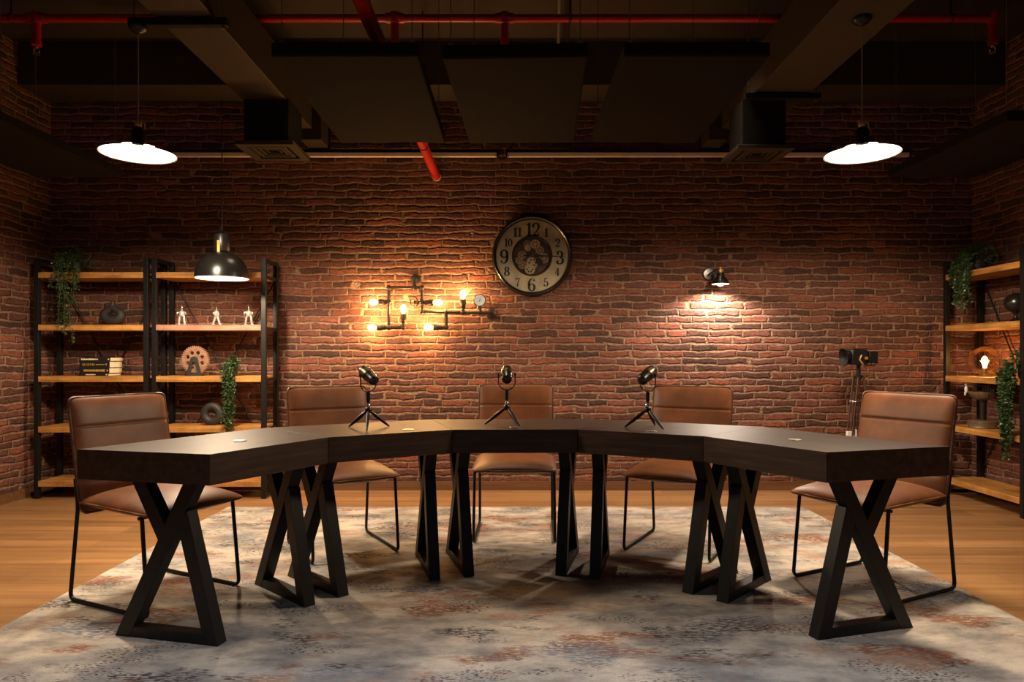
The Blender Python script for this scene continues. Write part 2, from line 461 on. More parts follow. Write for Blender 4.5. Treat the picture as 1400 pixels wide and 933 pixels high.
# ------------------------------------------------------------------ desks
A30 = radians(30); PH = -.025
AX, AY, DL, DD = .0445, 2.340, .6287, .5844
AP = DL / 2 / math.tan(A30 / 2)
TAN15 = math.tan(radians(15))
TZ, TB = .76, .642
def desk_frame(k):
    t = PH + (k - 2) * A30
    r = AP + DD / 2
    return (AX + r * sin(t), AY + r * cos(t)), -t
def desk_poly(g):
    hi = DL / 2 - g; ho = DL / 2 + DD * TAN15 - g
    return [(-hi, -DD/2), (hi, -DD/2), (ho, DD/2), (-ho, DD/2)]
def leg_mesh(side):
    """Z-shaped trestle; u runs from the inner edge outwards along the slanted desk side, v is height."""
    mb = MB(); H = TB - FZ
    polys = [[(.085, H), (.150, H), (.47, 0), (.405, 0)],
             [(.335, H), (.395, H), (.262, .38), (.205, .395)],
             [(0, 0), (.058, 0), (.185, .475), (.135, .515)],
             [(.0, 0), (.47, 0), (.452, .042), (.011, .042)]]
    w = .029
    th = side * radians(15)
    # frame: u axis along (sin th, cos th), normal across
    ux = Vector((sin(th), cos(th), 0)); vz = Vector((0, 0, 1)); nx = Vector((cos(th), -sin(th), 0))
    o = Vector((side * (DL/2 - .082), -DD/2 + .032, FZ))
    T = Matrix(((ux.x, vz.x, nx.x, o.x), (ux.y, vz.y, nx.y, o.y), (ux.z, vz.z, nx.z, o.z), (0, 0, 0, 1)))
    for i, p in enumerate(polys):
        e = 0.0006 * i
        mb.prism(p, -w + e, w - e, T)
    return mb
desk_labels = [
    'dark wood desk section at the far-left end of the curve, facing the twin shelving',
    'dark wood desk section carrying the microphone before the pipe lamp, second from the left',
    'dark wood centre desk section with the microphone tilted straight ahead, below the clock',
    'dark wood desk section carrying the microphone nearest the tripod spotlight',
    'dark wood desk section at the right end of the curve, nearest the glowing globe lamp']
desk0 = None
GR = [(.02, -.06), (.12, -.19), (.0, -.20), (.04, -.21), (.0, -.06)]
for k in range(5):
    (x, y), rz = desk_frame(k)
    if desk0 is None:
        t = thing('desk_section', desk_labels[k], 'desk', (x, y, 0), rz, 'curved row of five dark desk sections')
        MB().prism(desk_poly(.0012), TZ - .04, TZ).build('tabletop', M['desk'], t, smooth=0, bevel=.001)
        MB().prism(desk_poly(.0016), TB, TZ - .04).build('apron', M['desk'], t, smooth=0)
        for s in (-1, 1): leg_mesh(s).build('leg', M['black'], t, smooth=0, bevel=.0015)
        g = MB().lathe([(.0285, TZ-.002), (.0285, TZ+.003), (.024, TZ+.0045), (.012, TZ+.004), (.0001, TZ+.004)], 28)
        go = g.build('grommet', M['steel'], t); go['label'] = 'round silver cable grommet'
        desk0 = t
    else:
        t = dup(desk0, (x, y, 0), rz, desk_labels[k])
    for c in t.children:
        if c.name.startswith('grommet'): c.location = (GR[k][0], GR[k][1], 0)

# ------------------------------------------------------------------ chairs
def rounded_path(pts, r, n=6):
    pts = [Vector(p) for p in pts]; out = [pts[0]]
    for i in range(1, len(pts) - 1):
        p, a, b = pts[i], pts[i-1], pts[i+1]
        da, db = (a - p), (b - p); rr = min(r, da.length * .49, db.length * .49)
        A, B = p + da.normalized() * rr, p + db.normalized() * rr
        for k in range(n + 1):
            t = k / n; out.append((1-t)**2 * A + 2*(1-t)*t * p + t*t * B)
    out.append(pts[-1]); return out

def cushion(w, h, tf, tb, rc, seams=(), nx=26, ny=44, p=3.2):
    """Soft pad in the xy plane (w wide, h long), bulging tf up and tb down; seams are y positions of grooves."""
    vs = []; fs = []
    def half(y):
        d = abs(y) - (h/2 - rc)
        return w/2 if d <= 0 else w/2 - rc + sqrt(max(0, rc*rc - d*d))
    # denser towards rims
    us = [sin(pi/2 * (2*i/nx - 1)) for i in range(nx + 1)]
    vv = [sin(pi/2 * (2*j/ny - 1)) for j in range(ny + 1)]
    if seams:
        vv = sorted(set(vv + [2*(s + d)/h for s in seams for d in (-.012, -.005, 0, .005, .012)]))
    def f(u, v): return (max(0, 1 - abs(u)**p) * max(0, 1 - abs(v)**p)) ** .5
    for side, t in ((1, tf), (-1, tb)):
        for v in vv:
            y = v * h / 2; hx = half(y)
            for u in us:
                z = t * f(u, v)
                if side == 1:
                    for s_ in seams: z -= .0045 * math.exp(-((y - s_) / .006)**2) * f(u, v)**.3
                vs.append((u * hx, y, side * z))
    n1 = len(us); m1 = len(vv); off = n1 * m1
    for j in range(m1 - 1):
        for i in range(n1 - 1):
            a = j * n1 + i
            fs.append((a, a+1, a+1+n1, a+n1)); fs.append((off+a, off+a+n1, off+a+1+n1, off+a+1))
    rim = [0]
    b = [i for i in range(n1)] + [j*n1 + n1-1 for j in range(1, m1)] + [(m1-1)*n1 + i for i in range(n1-2, -1, -1)] + [j*n1 for j in range(m1-2, 0, -1)]
    for q in range(len(b)):
        a, c = b[q], b[(q+1) % len(b)]
        fs.append((a, off + a, off + c, c))
    edge = [vs[i] for i in b]
    return vs, fs, edge

SEAT_Z = .448
def make_chair(label):
    t = thing('leather_chair', label, 'chair', group='five brown leather sled chairs')
    # seat
    vs, fs, edge = cushion(.496, .535, .062, .042, .055, p=2.4)
    T = TR(0, -.042, SEAT_Z) @ RX(radians(2.0))
    bend = lambda q: q
    s = MB().add(vs, fs, T).build('seat', M['leather'], t, smooth=60)
    clean = [edge[0]]
    for q in edge[1:]:
        if (Vector(q) - Vector(clean[-1])).length > .008: clean.append(q)
    MB().tube(clean, .0060, 6, T, closed=True).build('seat_piping', M['leather'], s, smooth=60)
    # backrest: curved gently out from the seat, leaning back
    vs, fs, edge = cushion(.490, .53, .030, .026, .024, seams=(.125, .0, -.125), p=5)
    lean = radians(10)
    Tb = TR(0, .235, .666) @ RX(radians(90) - lean)
    def curve(q):
        x, y, z = q
        b = .0
        if y < -.12: b = (y + .12)**2 * .9
        return (x, y, z + b - .018 * (1 - (x/.245)**2) * .6)
    o = MB().add([curve(q) for q in vs], fs, Tb).build('backrest', M['leather'], t, smooth=60)
    clean = [edge[0]]
    for q in edge[1:]:
        if (Vector(q) - Vector(clean[-1])).length > .008: clean.append(q)
    MB().tube([curve(q) for q in clean], .0068, 6, Tb, closed=True).build('back_piping', M['piping'], o, smooth=60)
    # sled legs: one bent rod each side
    for sx in (-1, 1):
        x = sx * .243
        path = rounded_path([(x*.985, -.225, SEAT_Z - .022), (x, -.268, .009), (x, .268, .009), (x*.985, .215, SEAT_Z - .01), (x*.985, .235, .56)], .035)
        MB().tube(path, .0088, 10).build('leg', M['black'], t, smooth=60)
    for y_ in (-.20, .195): MB().rod((-.238, y_, SEAT_Z - .027), (.238, y_, SEAT_Z - .027), .008).build('seat_rail', M['black'], t, smooth=60)
    return t
chairs = [((-1.672, 3.292), 63.5 , 'brown leather chair behind the far-left desk section, nearest the twin shelving'),
          ((-.995, 4.085), 31.5, 'brown leather chair behind the desk section whose microphone stands before the pipe lamp'),
          ((.020, 4.425), -1.5, 'brown leather chair in the middle, directly behind the centre microphone'),
          ((.985, 4.115), -30, 'brown leather chair behind the desk section under the black wall lamp'),
          ((1.770, 3.435), -62.5, 'brown leather chair beside the tripod spotlight, at the right end of the desks')]
ch0 = None
for (x, y), a, lab in chairs:
    if ch0 is None:
        ch0 = make_chair(lab); ch0.location = (x, y, FZ); ch0.rotation_euler = (0, 0, radians(a))
    else: dup(ch0, (x, y, FZ), radians(a), lab)

# ------------------------------------------------------------------ microphones
def make_mic(label):
    t = thing('desk_microphone', label, 'microphone', group='three studio microphones on the desks')
    # body axis: along local +y (towards the chair) rising 24 degrees
    e = radians(24); L = .074
    prof = [(.0001, -L), (.018, -L+.001), (.026, -L+.008), (.028, -L+.024), (.0295, -.016), (.0312, -.012), (.0322, .022), (.031, .04), (.027, .058), (.018, L-.004), (.0001, L)]
    T = TR(0, 0, .272) @ RX(e - pi/2)
    b = MB().lathe(prof, 28, T).build('body', M['gloss'], t, smooth=40)
    MB().lathe([(.0322, -.010), (.0330, -.006), (.0335, .018), (.0326, .022)], 28, T, cap=False).build('grille_band', M['bronze'], b, smooth=40)
    MB().lathe([(.0001, -L-.002), (.012, -L-.001), (.0125, -L+.002)], 20, T).build('end_cap', M['blackmetal'], b)
    pts = [(-.045, 0, .272)] + [(.045 * cos(a), 0, .232 + .045 * sin(a)) for a in [pi + pi * i / 12 for i in range(13)]] + [(.045, 0, .272)]
    y = MB().tube(pts, .0034, 8).build('yoke', M['bronze'], t, smooth=60)
    for sx in (-1, 1):
        MB().lathe([(.009, 0), (.009, .007), (.007, .010)], 16, TR(sx*.040, 0, .272) @ RY(sx * pi/2)).build('knob', M['blackmetal'], y)
    MB().lathe([(.008, .128), (.0085, .14), (.0095, .142), (.0095, .183), (.006, .186), (.006, .19)], 18).build('post', M['blackmetal'], t)
    MB().lathe([(.006, .104), (.0105, .108), (.0115, .116), (.0085, .122), (.0105, .126), (.010, .130)], 18).build('collar', M['chrome'], t)
    MB().sphere((0, 0, .094), .018, 18).build('hub', M['blackmetal'], t, smooth=60)
    for a in (158, 38, -82):
        d = Vector((cos(radians(a)), sin(radians(a)), 0))
        A, B = Vector((0, 0, .086)) + d * .012, d * .118 + Vector((0, 0, .004))
        n = 7; ks = [i / n for i in range(n + 1)]
        rr = [.006, .0085, .0098, .0098, .009, .0078, .0062, .0045]
        MB().tube([A.lerp(B, q) for q in ks], .008, 10, radii=rr).build('leg', M['blackmetal'], t, smooth=60)
    return t
mics = [((-.735, 3.575), 40, -40, 'black studio microphone tilted up to the left on the desk before the pipe lamp'),
        ((-.028, 3.765), 1, 26, 'black studio microphone in the middle, seen end-on below the clock'),
        ((.700, 3.605), -40, 62, 'black studio microphone tilted up to the right, below the black wall lamp')]
m0 = None
for (x, y), a, off, lab in mics:
    if m0 is None:
        m0 = make_mic(lab); mm = m0; m0.location = (x, y, TZ); m0.rotation_euler = (0, 0, radians(a))
    else: mm = dup(m0, (x, y, TZ), radians(a), lab)
    for c in mm.children:
        if c.name.startswith('leg'): c.rotation_euler = (0, 0, radians(off))

# ------------------------------------------------------------------ shelving units
SH = [.142, .571, .970, 1.377, 1.792]
def shelf_unit(label, loc, rz, planks):
    """local: x 0..0.90 along the unit, y 0 (front) .. 0.31 (back)"""
    t = thing('shelving_unit', label, 'shelf', loc, rz, 'black steel and wood shelving units')
    W, D, H, p = .90, .31, 1.905, .020
    for x in (0, W - .036):
        f = MB()
        f.box((x, 0, .0), (x+.036, .036, H)).box((x, D-.036, 0), (x+.036, D, H))
        f.box((x+.004, .036, H-.03), (x+.032, D-.036, H-.0005)).box((x+.004, .036, .012), (x+.032, D-.036, .038))
        for z in SH: f.box((x+.008, .036, z-.044), (x+.028, D-.036, z-.016))
        f.build('side_frame', M['black'], t, smooth=0, bevel=.0015)
    for k, z in enumerate(SH):
        MB().box((.0362, -.004, z-.045), (W-.0362, D-.010, z)).build('shelf_board', M[planks[k]], t, smooth=0, bevel=.002)
    for a, b in (((.03, D-.006, 1.76), (W-.03, D-.006, .22)), ((.03, D+.002, .22), (W-.03, D+.002, 1.76))):
        MB().rod(a, b, .0055, 8).build('cross_brace', M['black'], t, smooth=60)
    return t
YS = 5.515
UA = -3.776; UB = -2.846
shelf_unit('tall shelving unit in the room corner, with the book stack and looped vase', (UA, YS, 0), 0, ['mango']*5)
shelf_unit('tall shelving unit with the gear ornament and three glass figures', (UB, YS, 0), 0, ['mango', 'mango', 'mango', 'mango_red', 'mango'])
XS = 3.54
sR = shelf_unit('tall shelving unit against the side wall with the glowing globe lamp', (XS, 5.735, 0), -pi/2, ['mango']*5)

# ---- trailing plants
def leaf_add(mb, p, d, L, w, rnd):
    d = d.normalized(); s = d.cross(Vector((rnd.uniform(-1,1), rnd.uniform(-1,1), rnd.uniform(-1,1))))
    if s.length < 1e-3: s = d.orthogonal()
    s.normalize(); up = s.cross(d)
    a, b, c, e = p, p + d*L*.45 + s*w + up*w*.25, p + d*L - up*w*.3, p + d*L*.45 - s*w + up*w*.25
    m = p + d*L*.45
    mb.add([a, b, c, e, m], [(0, 1, 4), (1, 2, 4), (2, 3, 4), (3, 0, 4)])
def trailing_plant(name, label, loc, pot_r, pot_h, strands, bush, leaf=.022, seed=1, n_per=150, flowers=0, group='trailing green plants on the shelves', leafmat=('leaf', 'leaf2')):
    """strands: list of lists of local points, hanging from the pot; bush: (radius, height, leaf count)"""
    rnd = random.Random(seed)
    t = thing(name, label, 'plant', loc, 0, group)
    MB().lathe([(pot_r*.72, 0), (pot_r*.76, .004), (pot_r, pot_h), (pot_r*.93, pot_h), (pot_r*.9, pot_h*.85), (.001, pot_h*.85)], 20).build('pot', M['pot'], t)
    st = MB(); lf = [MB(), MB()]
    br, bh, bn = bush
    for i in range(bn):
        th, ph_ = rnd.uniform(0, 2*pi), rnd.uniform(-.25, 1) * pi/2
        r = br * rnd.uniform(.35, 1)
        q = Vector((r*cos(th)*cos(ph_), r*sin(th)*cos(ph_), pot_h + bh * max(-.3, sin(ph_)) * rnd.uniform(.5, 1)))
        d = Vector((cos(th), sin(th), rnd.uniform(-.5, .9)))
        leaf_add(lf[rnd.random() < .35], q, d, leaf*rnd.uniform(.8, 1.3), leaf*.33, rnd)
        if i % 9 == 0: st.tube([(0, 0, pot_h*.8), q*.6 + Vector((0, 0, pot_h*.4)), q], .0016, 5)
    for pts in strands:
        pts = [Vector(p) for p in pts]; path = []
        for i in range(len(pts) - 1):
            for k in range(8): path.append(pts[i].lerp(pts[i+1], k/8) + Vector((rnd.uniform(-1,1), rnd.uniform(-1,1), 0))*.005)
        path.append(pts[-1]); st.tube(path, .0018, 5)
        seg = [0]
        for i in range(1, len(path)): seg.append(seg[-1] + (path[i]-path[i-1]).length)
        n = int(n_per * seg[-1] / .5)
        for i in range(n):
            s_ = rnd.random() * seg[-1]; j = max(q for q in range(len(path)-1) if seg[q] <= s_)
            q = path[j].lerp(path[j+1], (s_-seg[j])/max(1e-6, seg[j+1]-seg[j]))
            th = rnd.uniform(0, 2*pi)
            d = Vector((cos(th), sin(th), rnd.uniform(-1.0, .35)))
            leaf_add(lf[rnd.random() < .35], q + d*.006, d, leaf*rnd.uniform(.7, 1.35), leaf*.33, rnd)
    st.build('stems', M['stemgreen'], t, smooth=60)
    lf[0].build('leaves', M[leafmat[0]], t, smooth=0); lf[1].build('pale_leaves', M[leafmat[1]], t, smooth=0)
    if flowers:
        fl = MB()
        for i in range(flowers):
            th = rnd.uniform(0, 2*pi)
            q = Vector((-br*rnd.uniform(.5, 1.05), br*rnd.uniform(-.9, .9), pot_h + bh*rnd.uniform(-.1, .6)))
            for k in range(5):
                a = th + k*2*pi/5; leaf_add(fl, q, Vector((-.4, cos(a), sin(a))), .018, .006, rnd)
        fl.build('blossoms', M['flower'], t, smooth=0)
    return t

# corner unit: plant on the top board
px, _, _ = at(103, 372, 5.62)
def hang(x0, dx, ztop, zend, y, sway=.02):
    """strand from the pot over the front edge and down (local coordinates of the plant)"""
    return [(x0*.3, -.01, ztop), (x0*.8, y*.7, ztop+.035), (x0, y, ztop-.02), (x0+dx*.5+sway, y-.015, (ztop+zend)/2), (x0+dx, y-.01, zend)]
yf = YS - .03
base = (px, YS + .11, SH[4])
yl = -.145
trailing_plant('trailing_plant', 'green trailing plant on the top board of the corner shelving unit', base, .055, .09,
    [hang(-.06, .02, .1, -.30, yl), hang(-.05, .02, .1, -.44, yl-.01), hang(-.035, .05, .1, -.50, yl), hang(-.03, .10, .09, -.55, yl),
     hang(.05, .01, .1, -.22, yl), hang(.065, .0, .1, -.25, yl+.01), hang(.085, .02, .1, -.14, yl), hang(-.08, -.02, .1, -.12, yl), hang(.02, .0, .1, -.12, yl)],
    (.12, .12, 300), seed=3, n_per=95)
# second unit: plant hanging from the middle board
px, _, _ = at(318, 515, 5.58)
trailing_plant('trailing_plant', 'narrow green trailing plant hanging beside the gear ornament', (px, YS + .075, SH[2]), .04, .07,
    [hang(-.03, .0, .07, -.36, -.11), hang(-.01, .01, .07, -.44, -.12), hang(.015, .0, .07, -.46, -.12), hang(.035, .0, .07, -.38, -.115), hang(.0, .0, .07, -.30, -.12), hang(-.02, .02, .07, -.40, -.125), hang(.03, -.01, .07, -.27, -.12)],
    (.055, .10, 190), leaf=.022, seed=5, n_per=190)

# right unit plants (front faces -x)
def hangx(y0, dy, ztop, zend, x, sway=.015):
    return [(-.01, y0*.3, ztop), (x*.7, y0*.8, ztop+.03), (x, y0, ztop-.02), (x-.012, y0+dy*.5+sway, (ztop+zend)/2), (x-.008, y0+dy, zend)]
trailing_plant('trailing_plant', 'green trailing plant on the top board above the globe lamp', (XS + .10, 5.47, SH[4]), .055, .09,
    [hangx(.06, .02, .1, -.10, -.13), hangx(.03, .0, .1, -.26, -.13), hangx(.0, .0, .1, -.20, -.135), hangx(-.03, -.02, .1, -.29, -.14), hangx(-.06, .0, .1, -.15, -.13), hangx(.09, .0, .1, -.10, -.12), hangx(-.10, -.03, .1, -.24, -.13), hangx(-.11, .0, .1, -.17, -.13)],
    (.14, .14, 360), leaf=.026, seed=8)
trailing_plant('trailing_plant', 'green trailing plant with coral blossoms beside the globe lamp', (XS + .08, 4.93, SH[2]), .05, .08,
    [hangx(.05, .0, .08, -.42, -.11), hangx(.02, .01, .08, -.50, -.12), hangx(.0, .0, .08, -.56, -.125), hangx(-.03, .0, .08, -.47, -.12), hangx(-.05, .01, .08, -.40, -.12), hangx(.035, -.01, .08, -.30, -.125), hangx(-.01, .01, .08, -.52, -.13), hangx(.07, .02, .08, -.05, -.11)],
    (.125, .14, 420), leaf=.026, seed=9, n_per=200, flowers=9)

# ---- ornaments on the left units
x, _, _ = at(153.5, 444, 5.64)
vz = MB()
# looped vase: a soft triangular ring with a short neck
pts = []; rad = []
n = 40
for i in range(n):
    a = 2*pi*i/n - pi/2
    rx = .068 * cos(a); rz_ = .058 + .05*sin(a)
    squeeze = 1 - .72 * max(0, sin(a))**1.3
    pts.append((rx*squeeze, 0, rz_ + .0)); rad.append(.034 - .007*sin(a))
vz.tube(pts, .03, 12, closed=True, radii=rad)
v = vz.build('looped_vase', M['matteblack'], smooth=70)
v.location = (x, YS+.13, SH[3] + .0335); tag(v, 'matt black looped vase with a hole through its middle', 'vase')
nk = MB().lathe([(.030, .10), (.022, .125), (.015, .145), (.016, .160), (.012, .160), (.010, .145)], 20).build('neck', M['matteblack'], v)

# stack of books
bx0, _, _ = at(112.4, 514, 5.60); bx1, _, _ = at(153, 514, 5.60)
bz = SH[2]
bk = [('black hardback book at the bottom of the stack with cream lettering', .022, -.012, 0),
      ('black hardback book with gold title above the bottom book', .044, -.004, 1),
      ('thick black hardback book titled QUEEN in gold, second from top', .052, -.002, 2),
      ('black hardback book on top of the stack with cream italic lettering', .031, .004, 3)]
for lab, th, dx, k in bk:
    W, D = bx1 - bx0, .185
    t = thing('hardback_book', lab, 'book', (bx0 + dx, YS + .055, bz), 0, 'stack of black hardback books')
    c = MB()
    c.box((0, 0, 0), (W, D, .0025)).box((0, 0, th-.0030), (W, D, th-.0005)).box((0, 0, .0025), (W, .003, th-.003))
    c.build('cover', M['cover'], t, smooth=0)
    pg = MB().box((.003, .0035, .0026), (W-.002, D-.004, th-.0031)).build('page_block', M['pages'], t, smooth=0); pg['label'] = 'cream page block'
    rnd = random.Random(k + 20)
    if k == 2:
        cu = bpy.data.curves.new('title_text', 'FONT'); cu.body = 'QUEEN'; cu.size = .026; cu.extrude = .0003; cu.space_character = 1.25
        tmp = bpy.data.objects.new('title_text', cu); COL.objects.link(tmp)
        me = bpy.data.meshes.new_from_object(tmp.evaluated_get(bpy.context.evaluated_depsgraph_get()))
        bpy.data.objects.remove(tmp); me.materials.clear(); me.materials.append(M['gold'])
        o = bpy.data.objects.new('title_lettering', me); COL.objects.link(o); o.parent = t
        o.location = (.02, -.0006, .017); o.rotation_euler = (pi/2, 0, 0)
        segs = [(.130, .135, .205, .024, .027)]
        mtl = 'gold'
    else: mtl = 'gold' if k == 1 else 'silver_ink'
    ln = MB()
    if k == 2: ln.box((.128, -.0006, th*.45), (.200, 0, th*.52)).box((.208, -.0006, th*.38), (.216, 0, th*.66))
    else:
        xq = .006 if k != 1 else .034
        end = {0: .135, 1: .20, 3: .14}[k]
        if k == 0: xq = .058
        while xq < end:
            w_ = rnd.uniform(.003, .0065); h_ = rnd.choice((.30, .42, .36))
            ln.box((xq, -.0006, th*(.5-h_/2)), (xq+w_*.75, 0, th*(.5+h_/2))); xq += w_
        ln.box((W-.020, -.0006, th*.35), (W-.009, 0, th*.65))
    ln.build('spine_print', M[mtl], t, smooth=0)
    bz += th
# wire loops on the board behind the first chair
t = thing('wire_sculpture', 'dark looped wire sculpture half hidden behind the brown chair back', 'ornament', (at(160, 583, 5.66)[0], YS+.15, SH[1]))
w = MB()
for cx, cz, rx, rz_, tl in ((-.06, .22, .075, .10, .3), (-.02, .24, .045, .11, -.2), (.08, .21, .07, .10, -.3), (-.09, .18, .04, .09, .1)):
    w.tube([(cx + rx*cos(a)*cos(tl), rx*cos(a)*sin(tl), cz + rz_*sin(a)) for a in [2*pi*i/28 for i in range(28)]], .004, 6, closed=True)
w.rod((-.02, 0, .02), (-.04, 0, .14), .005).rod((0.02, 0, .02), (.06, 0, .13), .005)
w.build('wire_loops', M['blackmetal'], t, smooth=60)
MB().lathe([(.06, 0), (.06, .015), (.05, .022)], 24).build('base', M['blackmetal'], t)

# glass-headed figures
def figure(label, px, pose, rz):
    x, _, _ = at(px, 444, 5.60)
    t = thing('bulb_figure', label, 'figurine', (x, YS+.085, SH[3]), rz, 'three silver figures with clear bulb heads')
    if pose == 'walk': L = [((-.006, .0, .075), (-.028, 0, .008)), ((.006, 0, .075), (.026, 0, .008))]
    elif pose == 'lean': L = [((-.014, .0, .078), (-.026, 0, .008)), ((.016, 0, .078), (.026, 0, .008))]
    else: L = [((-.016, .0, .078), (-.024, 0, .008)), ((.016, 0, .078), (.022, 0, .008))]
    for a, b in L:
        m_ = MB().tube([a, Vector(a).lerp(Vector(b), .5), b], .009, 10, radii=[.0085, .0095, .0072])
        m_.sphere((b[0]+.005, -.006, .007), .011, 12, (1.25, 1.0, .62))
        m_.build('leg', M['silver'], t, smooth=60)
    b_ = MB().lathe([(.012, .068), (.021, .076), (.022, .095), (.018, .108), (.014, .114)], 18)
    b_.build('torso', M['silver'], t, smooth=60)
    for sx in (-1, 1):
        MB().tube([(sx*.020, 0, .104), (sx*.034, -.004, .100), (sx*.033, -.010, .084)] if pose != 'walk' else [(sx*.012, -.006, .104), (sx*.018, -.018, .098), (sx*.012, -.026, .088)], .0055, 8).build('arm', M['silver'], t, smooth=60)
    hd = MB().lathe([(.013, .113), (.017, .120), (.024, .132), (.026, .143), (.023, .155), (.014, .164), (.0001, .167)], 22, cap=False).build('bulb_head', M['clear'], t, smooth=70)
    hd['label'] = 'clear glass bulb head'
    MB().lathe([(.007, .112), (.0075, .124), (.004, .128), (.002, .148), (.0035, .150), (.0001, .153)], 12).build('filament_post', M['silver'], hd)
    return t
figure('silver figure with bulb head standing upright, nearest the double posts', 248.5, 'stand', 0)
figure('silver figure with bulb head in a walking pose, between the other two', 296, 'walk', 0)
figure('silver figure with bulb head legs apart, nearest the open shelf end', 340, 'lean', 0)
x, _, _ = at(356, 444, 5.62)
o = MB().prism([(-.03, 0), (.03, 0), (.03, .032), (.018, .046), (-.012, .040), (-.03, .022)], -.025, .025, RX(pi/2)).build('paperweight', M['matteblack'], bevel=.004)
o.location = (x-.005, YS+.15, SH[3]); tag(o, 'small black paperweight behind the front post at the shelf end', 'ornament')

# gear on stand
x, _, _ = at(265, 514, 5.60)
t = thing('gear_ornament', 'copper toothed gear wheel mounted on a black stand', 'ornament', (x, YS+.10, SH[2]))
def gear_outline(r, n, th, duty=.5):
    P = []
    for k in range(n):
        a = 2*pi*k/n; d = 2*pi/n
        for f_, rr in ((0, r-th), (.15, r), (.5, r), (.65, r-th)): P.append((rr*cos(a+f_*d), rr*sin(a+f_*d)))
    return P
T = TR(0, .012, .128) @ RX(pi/2)
holes = [circle(.016, 14, .062*cos(2*pi*(k+.5)/8), .062*sin(2*pi*(k+.5)/8)) for k in range(8)] + [circle(.03, 20)]
g = MB().prism(gear_outline(.115, 40, .012), -.007, .007, T, holes); 
g.tube([(.085*cos(a), .012-.0075, .128+.085*sin(a)) for a in [2*pi*i/40 for i in range(40)]], .0022, 6, closed=True)
g.build('gear_wheel', M['gearwood'], t, smooth=30)
MB().prism(circle(.031, 20), -.006, .006, T, [circle(.016, 12)]).build('gear_hub', M['gearwood'], t)
st = MB().prism([(-.062, 0), (.062, 0), (.056, .02), (.026, .145), (.012, .155), (-.012, .155), (-.026, .145), (-.056, .02)], -.006, .006, TR(0, -.012, 0) @ RX(pi/2), [[(-.026, .028), (.026, .028), (.014, .10), (0, .112), (-.014, .10)]])
st.box((-.062, -.03, 0), (.062, .05, .008)); st.build('stand', M['matteblack'], t, smooth=0, bevel=.001)
MB().lathe([(.006, 0), (.006, .006), (.003, .009)], 14, TR(0, -.018, .128) @ RX(pi/2)).build('axle_nut', M['chrome'], t)

# ring vase on the lower board
x, _, _ = at(289, 583, 5.62)
rv = MB()
rv.tube([(.060*cos(a), 0, .0+.060*sin(a)) for a in [2*pi*i/40 for i in range(40)]], .032, 16, closed=True)
o = rv.build('ring_vase', M['matteblack'], smooth=70); o.location = (x, YS+.12, SH[1]+.092)
tag(o, 'black ring-shaped ceramic ornament lying upright on the lower board', 'vase')
x, _, _ = at(301, 560, 5.75)
t = thing('wire_hoop', 'thin dark wire hoop standing behind the ring ornament', 'ornament', (x, YS+.225, SH[1]))
MB().tube([(.085*cos(a), 0, .165+.085*sin(a)) for a in [2*pi*i/36 for i in range(36)]], .004, 6, closed=True).build('hoop', M['blackmetal'], t, smooth=60)
MB().box((-.04, -.02, 0), (.04, .02, .012)).rod((0, 0, .01), (0, 0, .082), .004).build('stand', M['blackmetal'], t)

# ---- objects on the right unit
x, y = XS + .13, 5.09
o = MB().lathe([(.052, 0), (.052, .006), (.040, .012), (.016, .026), (.012, .045), (.016, .062), (.03, .075)], 28)
t = thing('globe_ornament', 'glossy black ball ornament on a footed stand under the top board', 'ornament', (x, y, SH[3]))
o.build('foot', M['gloss'], t, smooth=50)
MB().sphere((0, 0, .140), .073, 28).build('ball', M['gloss'], t, smooth=60)
# globe lamp
gx, gy = XS + .115, 5.40
t = thing('globe_lamp', 'glowing amber glass globe lamp on the middle board', 'lamp', (gx, gy, SH[2]))
MB().sphere((0, 0, .122), .112, 32).build('glass_globe', M['amber'], t, smooth=60)
MB().lathe([(.05, 0), (.05, .010), (.03, .014), (.022, .02), (.020, .06), (.016, .066)], 24).build('base', M['bronze'], t)
b = MB().lathe([(.012, .066), (.013, .075), (.018, .100), (.021, .120), (.018, .142), (.010, .154), (.0001, .157)], 20, TR(.0, -.0, 0))
b.build('bulb', M['globe'], t, smooth=60)
lamp('globe_light', 'POINT', (0, 0, .125), 4.5, (1, .56, .22), t, .03)
# vintage scale
t = thing('vintage_scale', 'vintage metal weighing scale with drum base and bird finial', 'scale', (XS + .115, 5.42, SH[1]))
MB().lathe([(.098, 0), (.102, .006), (.100, .014), (.100, .046), (.104, .052), (.098, .060), (.03, .064)], 32).build('drum_base', M['oldbronze'], t)
MB().lathe([(.024, .06), (.024, .20), (.03, .205), (.03, .215)], 24).build('column', M['blackmetal'], t)
MB().lathe([(.03, .215), (.075, .235), (.096, .268), (.100, .284), (.094, .284), (.07, .245), (.001, .236)], 30).build('pan', M['oldbronze'], t)
w = MB()
w.rod((-.0, .13, .27), (-.0, -.13, .27), .008).box((-.02, .06, .235), (.02, .15, .262)).box((-.012, -.14, .25), (.012, -.02, .318))
for k in range(4): w.rod((-.02, -.12 + k*.03, .25), (-.02, -.12 + k*.03, .325), .003)
w.box((-.03, -.13, .322), (.03, .06, .330))
w.build('balance_mechanism', M['iron'], t, bevel=.001)
bd = MB().sphere((-.075, .085, .295), .016, 14, (.8, .8, 1.9)).sphere((-.08, .078, .335), .0105, 12).sphere((-.075, .098, .262), .009, 12, (.8, .8, 2.0))
bd.build('bird_finial', M['white'], t, smooth=60)

